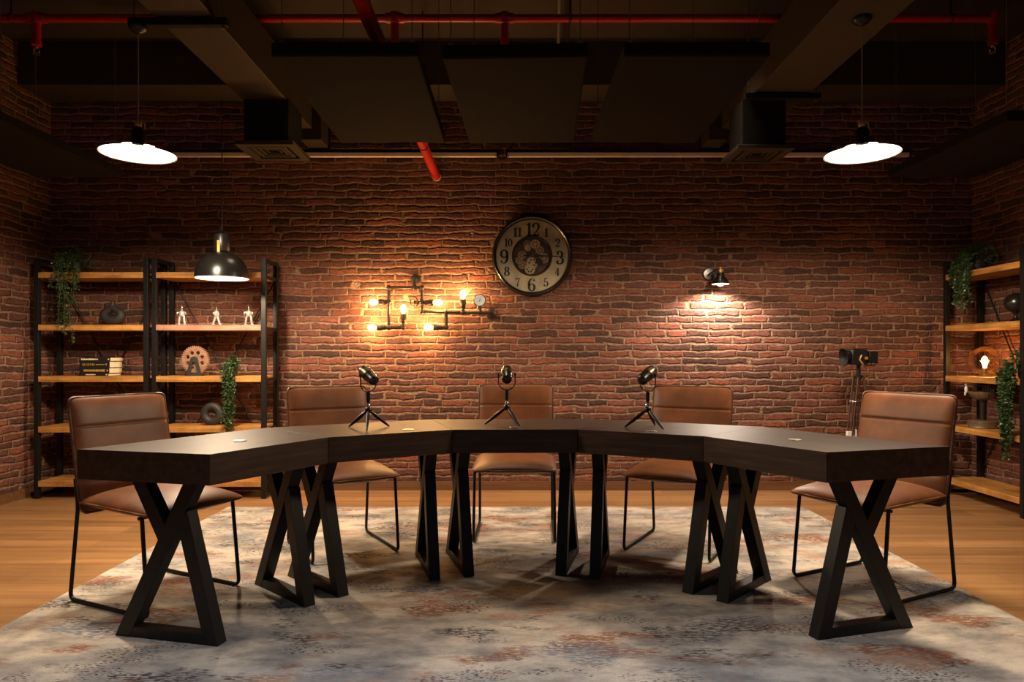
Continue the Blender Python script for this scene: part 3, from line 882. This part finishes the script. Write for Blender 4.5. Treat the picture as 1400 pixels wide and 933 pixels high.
# ------------------------------------------------------------------ wall clock
CXw, _, CZw = at(727.8, 349.0, 5.80)
t = thing('wall_clock', 'large round wall clock with black rim and exposed gears', 'clock', (CXw, YB, CZw))
FW = RX(pi/2)                     # local xy -> wall plane xz, +z -> towards the room (-y)
R0 = .337
MB().lathe([(R0-.012, .0), (R0, .006), (R0+.001, .03), (R0-.006, .055), (R0-.016, .064), (R0-.026, .058), (R0-.032, .046), (R0-.036, .040), (R0-.036, .03)], 72, FW, cap=False).build('rim', M['gloss'], t, smooth=50)
MB().lathe([(R0-.02, .004), (R0-.02, .034), (.166, .034)], 72, FW, cap=False).build('dial', M['dial'], t, smooth=20)
MB().lathe([(.166, .030), (.170, .036), (.166, .041), (.160, .041), (.157, .036), (.157, .020)], 60, FW, cap=False).build('inner_ring', M['bronze'], t, smooth=50)
MB().lathe([(.16, .016), (.0001, .016)], 48, FW, cap=False).build('movement_plate', plain('aged_plate', (.10, .064, .038), .6, .2, .5, 16), t)
# cog wheels in the middle
px2m = 5.80 / F / 6.664
def cog(cx, cy, r, n, z, mtl):
    hs = [circle(r*.17, 10, r*.5*cos(2*pi*k/6), r*.5*sin(2*pi*k/6)) for k in range(6)]
    MB().prism(gear_outline(r, n, r*.13), z, z+.005, FW @ TR(cx, cy, 0), hs).build('cog', M[mtl], t, smooth=30)
for (qx, qy, r, n, z, mt) in ((408, 350, 34, 16, .020, 'cogdark'), (480, 350, 40, 18, .021, 'coglight'), (412, 385, 28, 14, .026, 'coglight'), (522, 405, 36, 16, .026, 'cogdark'),
        (360, 450, 36, 16, .021, 'cogdark'), (432, 582, 44, 20, .022, 'coglight'), (362, 540, 36, 16, .021, 'cogdark'), (560, 480, 44, 18, .020, 'cogdark'), (455, 520, 52, 22, .019, 'coglight'), (330, 500, 30, 14, .019, 'cogdark')):
    cog((qx-452)*px2m, -(qy-460)*px2m, r*px2m*1.12, n, z, mt)
# numerals drawn as swelling strokes
def stroke(mb, pts, T, z0=.0345, z1=.0365):
    L = []; Rr = []
    P = [Vector((p[0], p[1])) for p in pts]
    for i, p in enumerate(P):
        d = P[min(i+1, len(P)-1)] - P[max(i-1, 0)]
        if d.length < 1e-9: d = Vector((1, 0))
        d.normalize(); nrm = Vector((-d.y, d.x)); hw = pts[i][2]
        L.append(p + nrm*hw); Rr.append(p - nrm*hw)
    for i in range(len(P)-1):
        q = [L[i], L[i+1], Rr[i+1], Rr[i]]
        vs = [(a.x, a.y, z0) for a in q] + [(a.x, a.y, z1) for a in q]
        mb.add(vs, [(4,5,6,7), (3,2,1,0), (0,1,5,4), (1,2,6,5), (2,3,7,6), (3,0,4,7)], T)
THIN, THICK = .034, .098
def arc(cx, cy, rx, ry, a0, a1, n=20, thick=THICK):
    out = []
    for i in range(n+1):
        a = radians(a0 + (a1-a0)*i/n)
        out.append((cx + rx*cos(a), cy + ry*sin(a), THIN + (thick-THIN)*abs(cos(a))**1.5))
    return out
def dot(cx, cy, r): return [(cx - r, cy, .005), (cx-r*.7, cy, r*.7), (cx, cy, r), (cx+r*.7, cy, r*.7), (cx+r, cy, .005)]
def digit(d):
    if d == '0': return [arc(.3, .5, .22, .47, 0, 360, 36)]
    if d == '1': return [[(.3, 0, THICK), (.3, 1, THICK)], [(.3, .95, THIN), (.08, .82, THIN)], [(.08, .02, THIN), (.52, .02, THIN)]]
    if d == '2': return [arc(.3, .71, .23, .27, 175, -20, 18), [(.516, .62, .07), (.36, .36, .05), (.08, .06, THIN)], [(.06, .06, .05), (.3, .06, .075), (.52, .07, .05), (.56, .22, THIN)], dot(.13, .70, .085)]
    if d == '3': return [arc(.27, .745, .20, .235, 160, -90, 18), arc(.27, .27, .25, .25, 90, -160, 18), dot(.12, .78, .075), dot(.10, .22, .085)]
    if d == '4': return [[(.42, 0, THICK), (.42, 1, THICK)], [(.42, .97, THIN), (.02, .30, THIN)], [(.02, .28, THIN), (.62, .28, THIN)], [(.24, .02, THIN), (.60, .02, THIN)]]
    if d == '5': return [[(.13, .98, THIN), (.11, .54, THIN)], [(.13, .93, .05), (.32, .92, .06), (.52, .98, .02)], arc(.28, .31, .25, .29, 140, -160, 20), dot(.10, .2, .08)]
    if d == '6': return [arc(.30, .29, .23, .27, 0, 360, 30), arc(.36, .5, .30, .48, 100, 190, 14), dot(.50, .84, .075), [(.5, .9, .02), (.42, .97, .02), (.31, .97, .02)]]
    if d == '7': return [[(.06, .93, .06), (.3, .92, .05), (.56, .95, .03)], [(.06, .95, THIN), (.06, .76, THIN)], [(.55, .93, THIN), (.36, .5, .05), (.28, .0, .085)]]
    if d == '8': return [arc(.3, .745, .19, .225, 0, 360, 30), arc(.3, .265, .235, .25, 0, 360, 30)]
    if d == '9': return [[(.6 - p[0], 1 - p[1], p[2]) for p in s] for s in digit('6')]
NUM = {'12': (455, 218, 120), '1': (583, 245, 78), '2': (685, 340, 76), '3': (708, 476, 122), '4': (680, 607, 72), '5': (578, 702, 76), '6': (448, 725, 116), '7': (318, 702, 76),
       '8': (220, 602, 84), '9': (195, 468, 128), '10': (232, 338, 72), '11': (318, 243, 80)}
for s, (qx, qy, hpx) in NUM.items():
    mb = MB(); h = hpx * px2m; wd = h * .66 if len(s) == 1 else h * .50
    for i, d in enumerate(s):
        off = (i - (len(s)-1)/2) * h * .50
        T = FW @ TR((qx-452)*px2m + off - .30*h*.95, -(qy-460)*px2m - h/2, 0) @ Matrix.Diagonal((h*.95, h, 1, 1))
        for st_ in digit(d): stroke(mb, st_, T)
    mb.build('numeral', M['ink'], t, smooth=0)
# hands
def hand(ang, L, wd, tail, z, name, spade=False):
    a = radians(90 - ang)
    T = FW @ RZ(a)
    if spade: poly = [(-tail, -wd*.3), (L*.35, -wd*.35), (L*.5, -wd*1.9), (L*.78, -wd*1.6), (L, 0), (L*.78, wd*1.6), (L*.5, wd*1.9), (L*.35, wd*.35), (-tail, wd*.3)]
    else: poly = [(-tail, -wd), (0, -wd*1.2), (L*.5, -wd), (L, -wd*.2), (L, wd*.2), (L*.5, wd), (0, wd*1.2), (-tail, wd)]
    MB().prism(poly, z, z+.003, T).build(name, M['ink'], t, smooth=0)
hand(131, .125, .013, .02, .042, 'hour_hand', True)
hand(91.5, .275, .0055, .07, .047, 'minute_hand')
MB().lathe([(.014, .04), (.014, .052), (.006, .056)], 20, FW).build('hand_boss', M['bronze'], t)

# ------------------------------------------------------------------ pipe wall light
ZP = 5.775
t = thing('pipe_wall_light', 'iron pipe wall light with six glowing bulbs and a gauge', 'wall light', (at(600, 427, ZP)[0], YB, at(600, 427, ZP)[2]))
ox, oz = t.location.x, t.location.z
def W(px_, py_, dy=0): 
    q = at(px_, py_, ZP); return Vector((q[0]-ox, ZP - YB + dy, q[2]-oz))
pr = .014
pm = MB()
def pipe(pts, fit=True):
    pm.tube(rounded_path([W(*p) for p in pts], .03), pr, 12)
    if fit:
        for p in pts[1:-1]: pm.sphere(W(*p), pr*1.5, 12)
pipe([(531.5, 448), (531.5, 393.5), (577.0, 393.5), (577.0, 427), (671, 428)])
pipe([(523, 448), (551.5, 448), (551.5, 438)])
pipe([(610, 427), (610, 448), (601, 448)])
pipe([(528, 413.5), (531.5, 413.5)], False); pipe([(566, 413.7), (583, 413.9)], False)
pipe([(633, 427), (633, 418)], False); pipe([(656, 427), (656, 418)], False); pipe([(566.5, 393), (566.5, 381)], False)
for p in ((531.5, 448), (531.5, 413.5), (577, 413.7), (610, 427), (633, 427), (656, 427), (566.5, 393.5)):
    q = W(*p); pm.sphere(q, pr*1.65, 12)
for a, b in (((566.5, 381), None), ((671, 428), None)):
    q = W(*a); pm.tube([q, q + Vector((0, .095, 0))], pr, 12)
pm.build('pipework', M['iron'], t, smooth=50)
for a in ((566.5, 381), (671, 428)):
    q = W(*a)
    MB().lathe([(.044, 0), (.044, .010), (.040, .013), (.019, .015), (.018, .03), (.012, .032)], 28, TR(q.x, -.0005, q.z) @ RX(pi/2)).build('wall_flange', M['iron'], t, smooth=40)
# valve wheel
vw = MB(); q = W(566, 413.5)
vw.tube([(q.x + .0, q.y - .0 + .045*cos(a), q.z + .045*sin(a)) for a in [2*pi*i/24 for i in range(24)]], .005, 8, RZ(0), closed=True)
T = TR(q) @ RZ(radians(52)) @ TR(-q)
vw2 = MB(); vw2.tube([T @ Vector((q.x, q.y + .042*cos(a), q.z + .042*sin(a))) for a in [2*pi*i/24 for i in range(24)]], .0058, 8, closed=True)
for k in range(4):
    a = pi*k/4*2; vw2.rod(q, T @ Vector((q.x, q.y + .042*cos(a), q.z + .042*sin(a))), .003, 6)
vw2.build('valve_wheel', M['iron'], t, smooth=60)
gq = W(656, 411)
gb = MB().lathe([(.046, -.02), (.050, -.015), (.052, .018), (.047, .022), (.045, .016)], 32, TR(gq.x, gq.y-.01, gq.z) @ RX(pi/2), cap=True).build('gauge_case', M['blackmetal'], t)
gf = MB().lathe([(.0455, .018), (.0001, .018)], 32, TR(gq.x, gq.y-.01, gq.z) @ RX(pi/2), cap=False).build('gauge_face', M['gauge'], gb); gf['label'] = 'pale round gauge face'
gn = MB().prism([(-.012, -.003), (.034, 0), (-.012, .003)], .0195, .021, TR(gq.x, gq.y-.01, gq.z) @ RX(pi/2) @ RZ(radians(65))).build('gauge_needle', M['ink'], gb)
def bulb_at(sx, sy, dx, dy, power=11):
    """socket starting at pixel (sx, sy) and pointing along (dx, dy) in the wall plane"""
    q = W(sx, sy); ang = atan2(dx, dy)
    T = TR(q) @ RY(ang)
    s = MB().lathe([(.014, -.012), (.019, -.006), (.021, 0), (.021, .018), (.0255, .021), (.0255, .058), (.022, .064), (.019, .060), (.002, .058)], 20, T).build('socket', M['iron'], t, smooth=40)
    MB().lathe([(.012, .058), (.013, .072), (.022, .092), (.026, .110), (.022, .128), (.010, .140), (.0001, .142)], 18, T).build('bulb', M['bulb_warm'], s, smooth=60)
    lamp('bulb_light', 'POINT', T @ Vector((0, 0, .108)), power, (1, .56, .21), t, .028)
bulb_at(528, 413.5, -1, 0); bulb_at(526, 448, -1, 0); bulb_at(551.5, 440, 0, 1); bulb_at(582, 414, 1, 0); bulb_at(633, 420, 0, 1); bulb_at(603, 448, -1, 0)

# ------------------------------------------------------------------ black cone wall lamp
q = at(985, 380, 5.70)
t = thing('wall_lamp', 'small black cone wall lamp with brass joint shining down the bricks', 'wall lamp', (q[0], YB, q[2]))
yo = 5.70 - YB
MB().lathe([(.052, 0), (.052, .012), (.046, .018), (.014, .020)], 28, TR(-.045, -.0005, .05) @ RX(pi/2)).build('wall_plate', M['gloss'], t)
MB().tube(rounded_path([(-.045, -.015, .05), (-.045, -.10, .055), (-.045, yo, .055), (0, yo, .075)], .03), .006, 10).build('arm', M['blackmetal'], t, smooth=60)
MB().lathe([(.010, .040), (.013, .046), (.013, .068), (.009, .075), (.009, .085), (.003, .090)], 18, TR(0, yo, 0)).tube([(.014, yo, .05), (.024, yo, .06), (.014, yo, .072)], .003, 8).build('brass_joint', M['brass'], t, smooth=50)
S = TR(0, yo, 0)
sh = MB().lathe([(.014, .044), (.028, .038), (.032, .022), (.034, .010), (.054, -.012), (.066, -.034), (.070, -.052), (.0685, -.052), (.064, -.034), (.052, -.011), (.031, .010), (.001, .014)], 36, S, cap=False).build('shade', M['gloss'], t, smooth=50)
MB().lathe([(.0682, -.0515), (.0635, -.034), (.0515, -.0115), (.030, .0085), (.001, .013)], 36, S, cap=False).build('shade_lining', M['white_enamel'], sh, smooth=50)
MB().lathe([(.012, .01), (.014, -.005), (.024, -.028), (.027, -.044), (.022, -.060), (.010, -.068), (.0001, -.070)], 18, S).build('bulb', M['bulb_white'], t, smooth=60)
lamp('wall_lamp_light', 'SPOT', (0, yo, -.045), 80, (1, .84, .68), t, .04, (radians(-6), 0, radians(0)), 158, .35)

# ------------------------------------------------------------------ pendants
ZPD = 3.76
def disc_pendant(label, px_, top, zt):
    X = (px_ - CX) * ZPD / F; zr = CAMZ + (HY - 211.5) * ZPD / F
    t = thing('disc_pendant', label, 'pendant lamp', (X, ZPD, zr), group='lit disc pendants')
    h = zt - zr
    MB().lathe([(.192, -.001), (.194, .001), (.16, .018), (.08, .038), (.035, .050), (.03, .06), (.001, .06)], 48, cap=False).build('shade', M['gloss'], t, smooth=50)
    MB().lathe([(.1905, .0), (.158, .016), (.08, .036), (.034, .047), (.001, .048)], 48, cap=False).build('shade_lining', M['white_enamel'], t, smooth=50)
    MB().lathe([(.186, .004), (.12, -.001), (.0001, -.002)], 48, cap=False).build('diffuser', M['disc_glow'], t, smooth=60)
    MB().lathe([(.030, .058), (.036, .066), (.036, .12), (.030, .135), (.022, .146), (.014, .15)], 24).build('lamp_holder', M['blackmetal'], t)
    MB().lathe([(.014, .146), (.018, .152), (.018, .176), (.010, .184), (.006, .19)], 18).tube([(.012, 0, .178), (.034, 0, .170), (.036, 0, .140)], .004, 8).tube([(-.012, 0, .178), (-.026, 0, .182)], .004, 8).build('brass_fitting', M['brass'], t, smooth=50)
    MB().rod((0, 0, .185), (0, 0, h-.03), .0035, 8).build('cord', M['cord'], t, smooth=60)
    MB().lathe([(.006, h-.045), (.010, h-.036), (.036, h-.026), (.050, h-.008), (.050, h)], 24).build('canopy', M['blackmetal'], t, smooth=50)
    lamp('pendant_light', 'SPOT', (0, 0, -.012), PEND, (1, .76, .52), t, .16, (0, 0, 0), 174, .22)
    return t
PEND = 280
disc_pendant('lit white disc pendant lamp hanging in front of the twin shelving', 189, 37, 2.9045)
disc_pendant('lit white disc pendant lamp hanging above the tripod spotlight', 1178.5, 25, 2.948)

ZD = 4.93
X = (303.5 - CX) * ZD / F; zr = CAMZ + (HY - 381) * ZD / F
t = thing('dome_pendant', 'glossy black dome pendant lamp hanging before the shelf figures', 'pendant lamp', (X, ZD, zr))
D = [(.181, 0), (.180, .03), (.171, .072), (.150, .118), (.118, .152), (.080, .174), (.040, .186)]
MB().lathe(D + [(.038, .183), (.078, .171), (.116, .149), (.147, .115), (.168, .070), (.177, .03), (.178, 0)], 56, cap=False).build('shade', M['gloss'], t, smooth=50)
MB().lathe([(.1768, .001), (.1755, .03), (.1665, .070), (.146, .114), (.115, .148), (.077, .170), (.02, .182), (.001, .182)], 56, cap=False).build('shade_lining', M['white_enamel'], t, smooth=50)
MB().lathe([(.040, .184), (.050, .192), (.054, .20), (.054, .305), (.050, .312), (.020, .322), (.012, .335), (.005, .338)], 32).build('lamp_holder', M['blackmetal'], t, smooth=40)
MB().box((-.010, -.062, .175), (.010, -.053, .262)).lathe([(.008, 0), (.008, .006)], 14, TR(0, -.062, .24) @ RX(pi/2)).build('brass_clip', M['brass'], t, bevel=.002)
MB().lathe([(.018, .175), (.018, .12), (.034, .085), (.038, .062), (.030, .040), (.012, .028), (.0001, .026)], 20).build('bulb', M['bulb_white'], t, smooth=60)
MB().rod((0, 0, .33), (0, 0, 2.95-zr), .0035, 8).build('cord', M['blackcord'], t, smooth=60)
lamp('dome_light', 'SPOT', (0, 0, .030), 80, (1, .78, .54), t, .035, (0, 0, 0), 165, .12)

# ------------------------------------------------------------------ ducts, grilles
def duct(label, x0, x1):
    t = thing('air_duct', label, 'duct', ((x0+x1)/2, 3.5, 2.95), group='square air ducts along the ceiling')
    w = (x1-x0)/2
    MB().box((-w, -3.3, 0), (w, 2.085, .30)).build('duct_body', M['duct'], t, smooth=0, bevel=.004)
    fl = MB()
    for y in (-1.2, .0, 1.0):
        fl.box((-w-.004, y, -.004), (w+.004, y+.02, .304))
    return t
def diffuser(label, x0, x1, z, y0, y1):
    cx, cy = (x0+x1)/2, (y0+y1)/2
    t = thing('air_diffuser', label, 'air vent', (cx, cy, z), group='square ceiling air diffusers'); h = (x1-x0)/2; d = (y1-y0)/2
    w = h*.76; dd = d*.76
    MB().box((-w, -dd, .03), (w, dd, 2.9485 - z)).build('drop_box', M['duct_dark'], t, smooth=0, bevel=.003)
    fr = MB().prism([(-h, -d), (h, -d), (h, d), (-h, d)], 0, .03, None, [[(-w*.95, -dd*.95), (w*.95, -dd*.95), (w*.95, dd*.95), (-w*.95, dd*.95)]])
    fr.build('frame', M['duct'], t, smooth=0, bevel=.003)
    for s_, z_ in ((.80, .004), (.56, .008), (.32, .012)):
        a, b = w*s_, dd*s_; a2, b2 = a*.80, b*.80
        MB().prism([(-a, -b), (a, -b), (a, b), (-a, b)], z_, z_+.012, None, [[(-a2, -b2), (a2, -b2), (a2, b2), (-a2, b2)]]).build('louvre', M['duct'], t, smooth=0, bevel=.002)
    return t
duct('square air duct running along the ceiling above the dome pendant', -1.915, -1.60)
duct('square air duct running along the ceiling toward the black wall lamp', 1.68, 2.06)
diffuser('square air diffuser on a drop box above the dome pendant', -1.95, -1.535, 2.615, 4.90, 5.32)
diffuser('square air diffuser on a drop box above the black wall lamp', 1.585, 1.99, 2.587, 4.90, 5.30)
def wall_box(label, x0, x1, z0, z1):
    o = MB().box((x0, 5.60, z0+.08), (x1, YB-.0005, 3.2595)).build('duct_elbow_box', M['duct'], smooth=0, bevel=.004); tag(o, label, 'duct', 'small duct boxes near the wall'); return o
wall_box('small pale duct box under the ceiling right of the first diffuser', -1.70, -1.53, 2.785, 2.935)
wall_box('small pale duct box under the ceiling left of the second diffuser', 1.575, 1.73, 2.785, 2.935)

# trapeze hangers under the ducts
def trapeze(label, x0, x1, y, z):
    t = thing('trapeze_hanger', label, 'hanger', ((x0+x1)/2, y, z), group='black strut hangers under the ducts')
    w = (x1-x0)/2
    MB().box((-w, -.02, -.022), (w, .02, .0195)).build('strut', M['black'], t, smooth=0, bevel=.002)
    for s in (-1, 1):
        b_ = -.035 if s > 0 else .019
        MB().rod((s*(w-.025), 0, b_), (s*(w-.025), 0, ZC - z), .005, 8).lathe([(.011, b_), (.011, b_+.013)], 6, TR(s*(w-.025), 0, 0)).build('threaded_rod', M['steel'], t)
trapeze('black strut hanger carrying the duct and the disc pendant before the twin shelving', -2.06, -1.53, ZPD, 2.927)
trapeze('black strut hanger under the duct just before its diffuser', 1.61, 2.13, 4.83, 2.927)

# ------------------------------------------------------------------ hanging acoustic panels
def panel(label, cx, cy, w, l, z, rz=0):
    t = thing('acoustic_panel', label, 'acoustic panel', (cx, cy, z), rz, 'dark hanging acoustic panels')
    MB().box((-w/2, -l/2, 0), (w/2, l/2, .06)).build('felt_slab', M['panel'], t, smooth=0, bevel=.008)
    for sx in (-1, 1):
        for sy in (-1, 1):
            x_, y_ = sx*(w/2-.03), sy*(l/2-.05)
            m_ = MB().rod((x_, y_, .055), (x_, y_, ZC - z), .0022, 6); m_.tube([(x_ + .012*cos(a), y_, .075 + .012*sin(a)) for a in [2*pi*i/12 for i in range(12)]], .002, 5, closed=True)
            m_.build('hanging_wire', M['wire'], t, smooth=60)
panel('dark hanging acoustic panel crossed by the red pipe, beside the diffuser over the dome pendant', -.71, 3.555, .62, 1.2, 2.40)
panel('dark hanging acoustic panel in the middle, straight above the clock', .035, 3.57, .62, 1.2, 2.40, radians(-2.2))
panel('dark hanging acoustic panel above the black wall lamp', .785, 3.555, .62, 1.2, 2.40)
panel('dark hanging acoustic panel in the corner over the first shelving unit', -3.075, 4.37, .62, 1.2, 2.40)
panel('dark hanging acoustic panel in the corner over the globe lamp shelving', 2.985, 4.37, .62, 1.2, 2.40)

# ------------------------------------------------------------------ red sprinkler pipes
ZR, zr_ = 4.59, 3.35
t = thing('sprinkler_pipe', 'long red sprinkler pipe running across the room under the ceiling', 'pipe', (0, ZR, zr_))
xr = (1357 - CX) * ZR / F
MB().tube(rounded_path([(XL, 0, 0), (xr, 0, 0), (xr, 0, -.10)], .05), .026, 16).build('main_run', M['red'], t, smooth=60)
for px_, ln in ((50, .15), (540, .20), (690, .20), (1357, .14)):
    x_ = (px_ - CX) * ZR / F
    d = MB().lathe([(.034, .034), (.036, .0), (.030, -.034), (.026, -.036), (.026, -ln), (.032, -ln-.002), (.032, -ln-.03), (.022, -ln-.034)], 18, TR(x_, 0, 0))
    if px_ != 1357: d.tube([(x_-.06, 0, 0), (x_+.06, 0, 0)], .033, 16)
    do = d.build('drop_pipe', M['red'], t, smooth=50)
    h_ = MB().lathe([(.010, -ln-.034), (.012, -ln-.045), (.008, -ln-.05)], 14, TR(x_, 0, 0))
    for s in (-1, 1): h_.tube([(x_+s*.012, 0, -ln-.045), (x_+s*.020, 0, -ln-.065), (x_+s*.012, 0, -ln-.085)], .004, 6)
    h_.lathe([(.024, -ln-.088), (.024, -ln-.085)], 14, TR(x_, 0, 0)).build('sprinkler_head', M['chrome'], do)
for px_ in (15, 505, 780, 1300):
    x_ = (px_ - CX) * ZR / F
    MB().rod((x_, 0, .0), (x_, 0, ZC - zr_), .006, 8).tube([(x_, .030*cos(a), .030*sin(a)) for a in [2*pi*i/16 for i in range(16)]], .004, 6, closed=True).build('pipe_hanger', M['blackmetal'], t)
t = thing('red_feed_pipe', 'thick bright red pipe running to the back wall above the hanging panel', 'pipe', (-.645, 3.4, 2.64))
MB().tube([(0, -2.2, 0), (.01, YB-3.4-.005, 0)], .035, 20).build('pipe_run', M['red'], t, smooth=60)
MB().lathe([(.038, 0), (.038, .012)], 20, TR(.01, YB-3.4-.002, 0) @ RX(pi/2)).build('wall_collar', M['rail'], t)
for y_ in (-1.4, 1.6):
    MB().rod((0.005, y_, .035), (0.005, y_, ZC-2.64), .005, 8).tube([(0.005 + .0385*cos(a), y_, .0385*sin(a)) for a in [2*pi*i/16 for i in range(16)]], .004, 6, closed=True).build('pipe_hanger', M['blackmetal'], t)

# conduits between the pipes near the ceiling
t = thing('ceiling_conduit', 'slim grey conduit crossing under the ceiling behind the middle panel', 'conduit', (.22, 4.3, 3.5))
MB().rod((.0, -1.5, 0), (.14, 1.15, 0), .014, 10).build('tube', M['wire'], t, smooth=60)
MB().rod((-.0, -1.2, .0), (-.0, -1.2, .1), .006).rod((.12, .9, 0), (.12, .9, .1), .006).build('bracket', M['blackmetal'], t)

# pale roller rails on the back wall
def rail(label, x0, x1, cords):
    zc = CAMZ + (HY - 212) * 5.83 / F
    X0, X1 = (x0-CX)*5.83/F, (x1-CX)*5.83/F
    t = thing('roller_rail', label, 'rail', ((X0+X1)/2, 5.83, zc), group='pale roller rails along the back wall'); w = (X1-X0)/2
    MB().box((-w, -.014, -.016), (w, .02, .018)).build('rail_bar', M['rail'], t, smooth=0, bevel=.003)
    MB().box((-w, -.010, .0182), (w, .04, .045)).build('rail_channel', M['black'], t, smooth=0)
    for x_ in (-w, w): MB().box((x_-.006, -.018, -.02), (x_+.006, .0495, .048)).build('end_bracket', M['black'], t, smooth=0)
    for c in cords:
        xc = (c-CX)*5.83/F - (X0+X1)/2
        MB().rod((xc, -.016, 0), (xc, -.016, -.42), .0022, 6).build('pull_cord', M['cord'], t, smooth=60)
rail('pale roller rail on the wall above the pipe light', 226, 680, (678,))
rail('pale roller rail on the wall above the black wall lamp', 693, 1243, (695.5,))

# ------------------------------------------------------------------ tripod spotlight
ZT = 5.38
q = at(1174, 513, ZT)
t = thing('tripod_spotlight', 'vintage black spotlight on a wooden tripod against the bricks', 'lamp', (q[0], ZT, 0), radians(0))
k = ZT / F
def L(px_, py_, dy=0): 
    p = at(px_, py_, ZT); return Vector((p[0]-q[0], dy, p[2]))
hz = q[2]
MB().box((L(1160,0).x, -.06, L(0,499).z), (L(1181.5,0).x, .06, L(0,478.5).z)).build('lamp_housing', M['blackmetal'], t, bevel=.008)
MB().box((L(1162,0).x, -.05, L(0,478.2).z), (L(1181,0).x, .05, L(0,476.5).z)).build('vent_cap', M['bronze'], t, bevel=.004)
cone = MB().lathe([(.03, 0), (.05, .035), (.072, .07), (.070, .07), (.047, .034), (.028, .0)], 28, TR(L(1165, 487.5)) @ RY(radians(-97)), cap=False)
cone.build('lens_hood', M['black'], t, smooth=50)
MB().lathe([(.034, .0), (.034, .006), (.024, .014), (.001, .018)], 24, TR(L(1163.5, 488)) @ RY(radians(-97))).build('lens', M['gloss'], t, smooth=50)
MB().box((L(1183.5,0).x, -.055, L(0,497).z), (L(1196,0).x, .045, L(0,480.5).z)).build('rear_case', M['black'], t, bevel=.006)
MB().tube([(L(1172,0).x, -.066, L(0,486).z), (L(1169,0).x, -.072, L(0,492).z), (L(1174,0).x, -.066, L(0,498).z)], .006, 8).lathe([(.012, 0), (.012, .012)], 14, TR(L(1178, 490, -.066)) @ RX(pi/2)).rod(L(1183, 478), L(1183, 503), .006).rod(L(1183, 501), L(1196, 500), .008).build('brass_yoke', M['brass'], t, smooth=50)
MB().lathe([(.016, hz-.01), (.016, hz+.075), (.020, hz+.078), (.020, hz+.085)], 18).build('neck', M['blackmetal'], t)
MB().lathe([(.03, hz-.03), (.036, hz-.02), (.036, hz-.005), (.02, hz)], 20).build('tripod_head', M['blackmetal'], t)
for a in (205, 325, 85):
    d = Vector((cos(radians(a)), sin(radians(a)), 0)); s = Vector((-d.y, d.x, 0))
    A, B, C_ = d*.032 + Vector((0, 0, hz-.015)), d*.100 + Vector((0, 0, .52)), d*.15 + Vector((0, 0, FZ if a != 85 else FZ))
    lg = MB()
    for e in (-1, 1): lg.rod(A + s*.022*e, B + s*.024*e, .0058, 8)
    lg.rod(A.lerp(B, .25), C_, .0065, 8)
    lo = lg.build('leg', M['browntimber'], t, smooth=50)
    MB().box((-.022, -.014, -.034), (.022, .014, .034), TR(B) ).build('clamp', M['white'], lo, bevel=.003)
    J = A.lerp(B, .42)
    MB().rod(J - s*.03, J + s*.03, .007, 8).sphere(J, .012, 10).build('joint', M['chrome'], lo, smooth=50)

# ------------------------------------------------------------------ light
w = bpy.data.worlds.new('World'); SC.world = w; w.use_nodes = True
bg = w.node_tree.nodes['Background']; bg.inputs[0].default_value = (.55, .66, .85, 1); bg.inputs[1].default_value = .03
# cool fill light added behind the camera, set at the added window
lamp('cool_fill_light', 'AREA', (0, YF+.03, 1.6), 4, (.62, .76, 1.0), None, 4.6, (radians(90), 0, 0), sy=1.9)
# ceiling downlights over the front of the rug and behind the desks
def down(x, y, p, ang=100, col=(1, .74, .48), tilt=(0,0,0), size=.08):
    lamp('ceiling_spot', 'SPOT', (x, y, 3.2), p, col, None, size, tilt, ang, .8)
down(-2.7, 2.3, 70, 90); down(2.8, 2.3, 70, 90)
down(-.9, .9, 235, 76, (.66, .80, 1.0), size=.3); down(.9, .9, 235, 76, (.66, .80, 1.0), size=.3)
down(-.35, 4.9, 60, 80, size=.25); down(1.4, 4.9, 50, 80, size=.25); down(-1.1, 4.9, 50, 80, size=.25)

# ------------------------------------------------------------------ camera and view
cam = bpy.data.cameras.new('camera'); co = bpy.data.objects.new('camera', cam); COL.objects.link(co)
co.location = (0, 0, CAMZ); co.rotation_euler = (pi/2, 0, 0)
cam.sensor_width = 36; cam.lens = 36 * F / 1400
cam.shift_x = 0; cam.shift_y = (HY - 466.5) / 1400
cam.clip_start = .02
SC.camera = co
SC.view_settings.view_transform = 'Standard'; SC.view_settings.look = 'None'
SC.view_settings.exposure = 0; SC.view_settings.gamma = 1; SC.view_settings.use_curve_mapping = False
SC.cycles.max_bounces = 6; SC.cycles.transparent_max_bounces = 12
SC.cycles.caustics_reflective = False; SC.cycles.caustics_refractive = False
SC.cycles.sample_clamp_indirect = 3.0
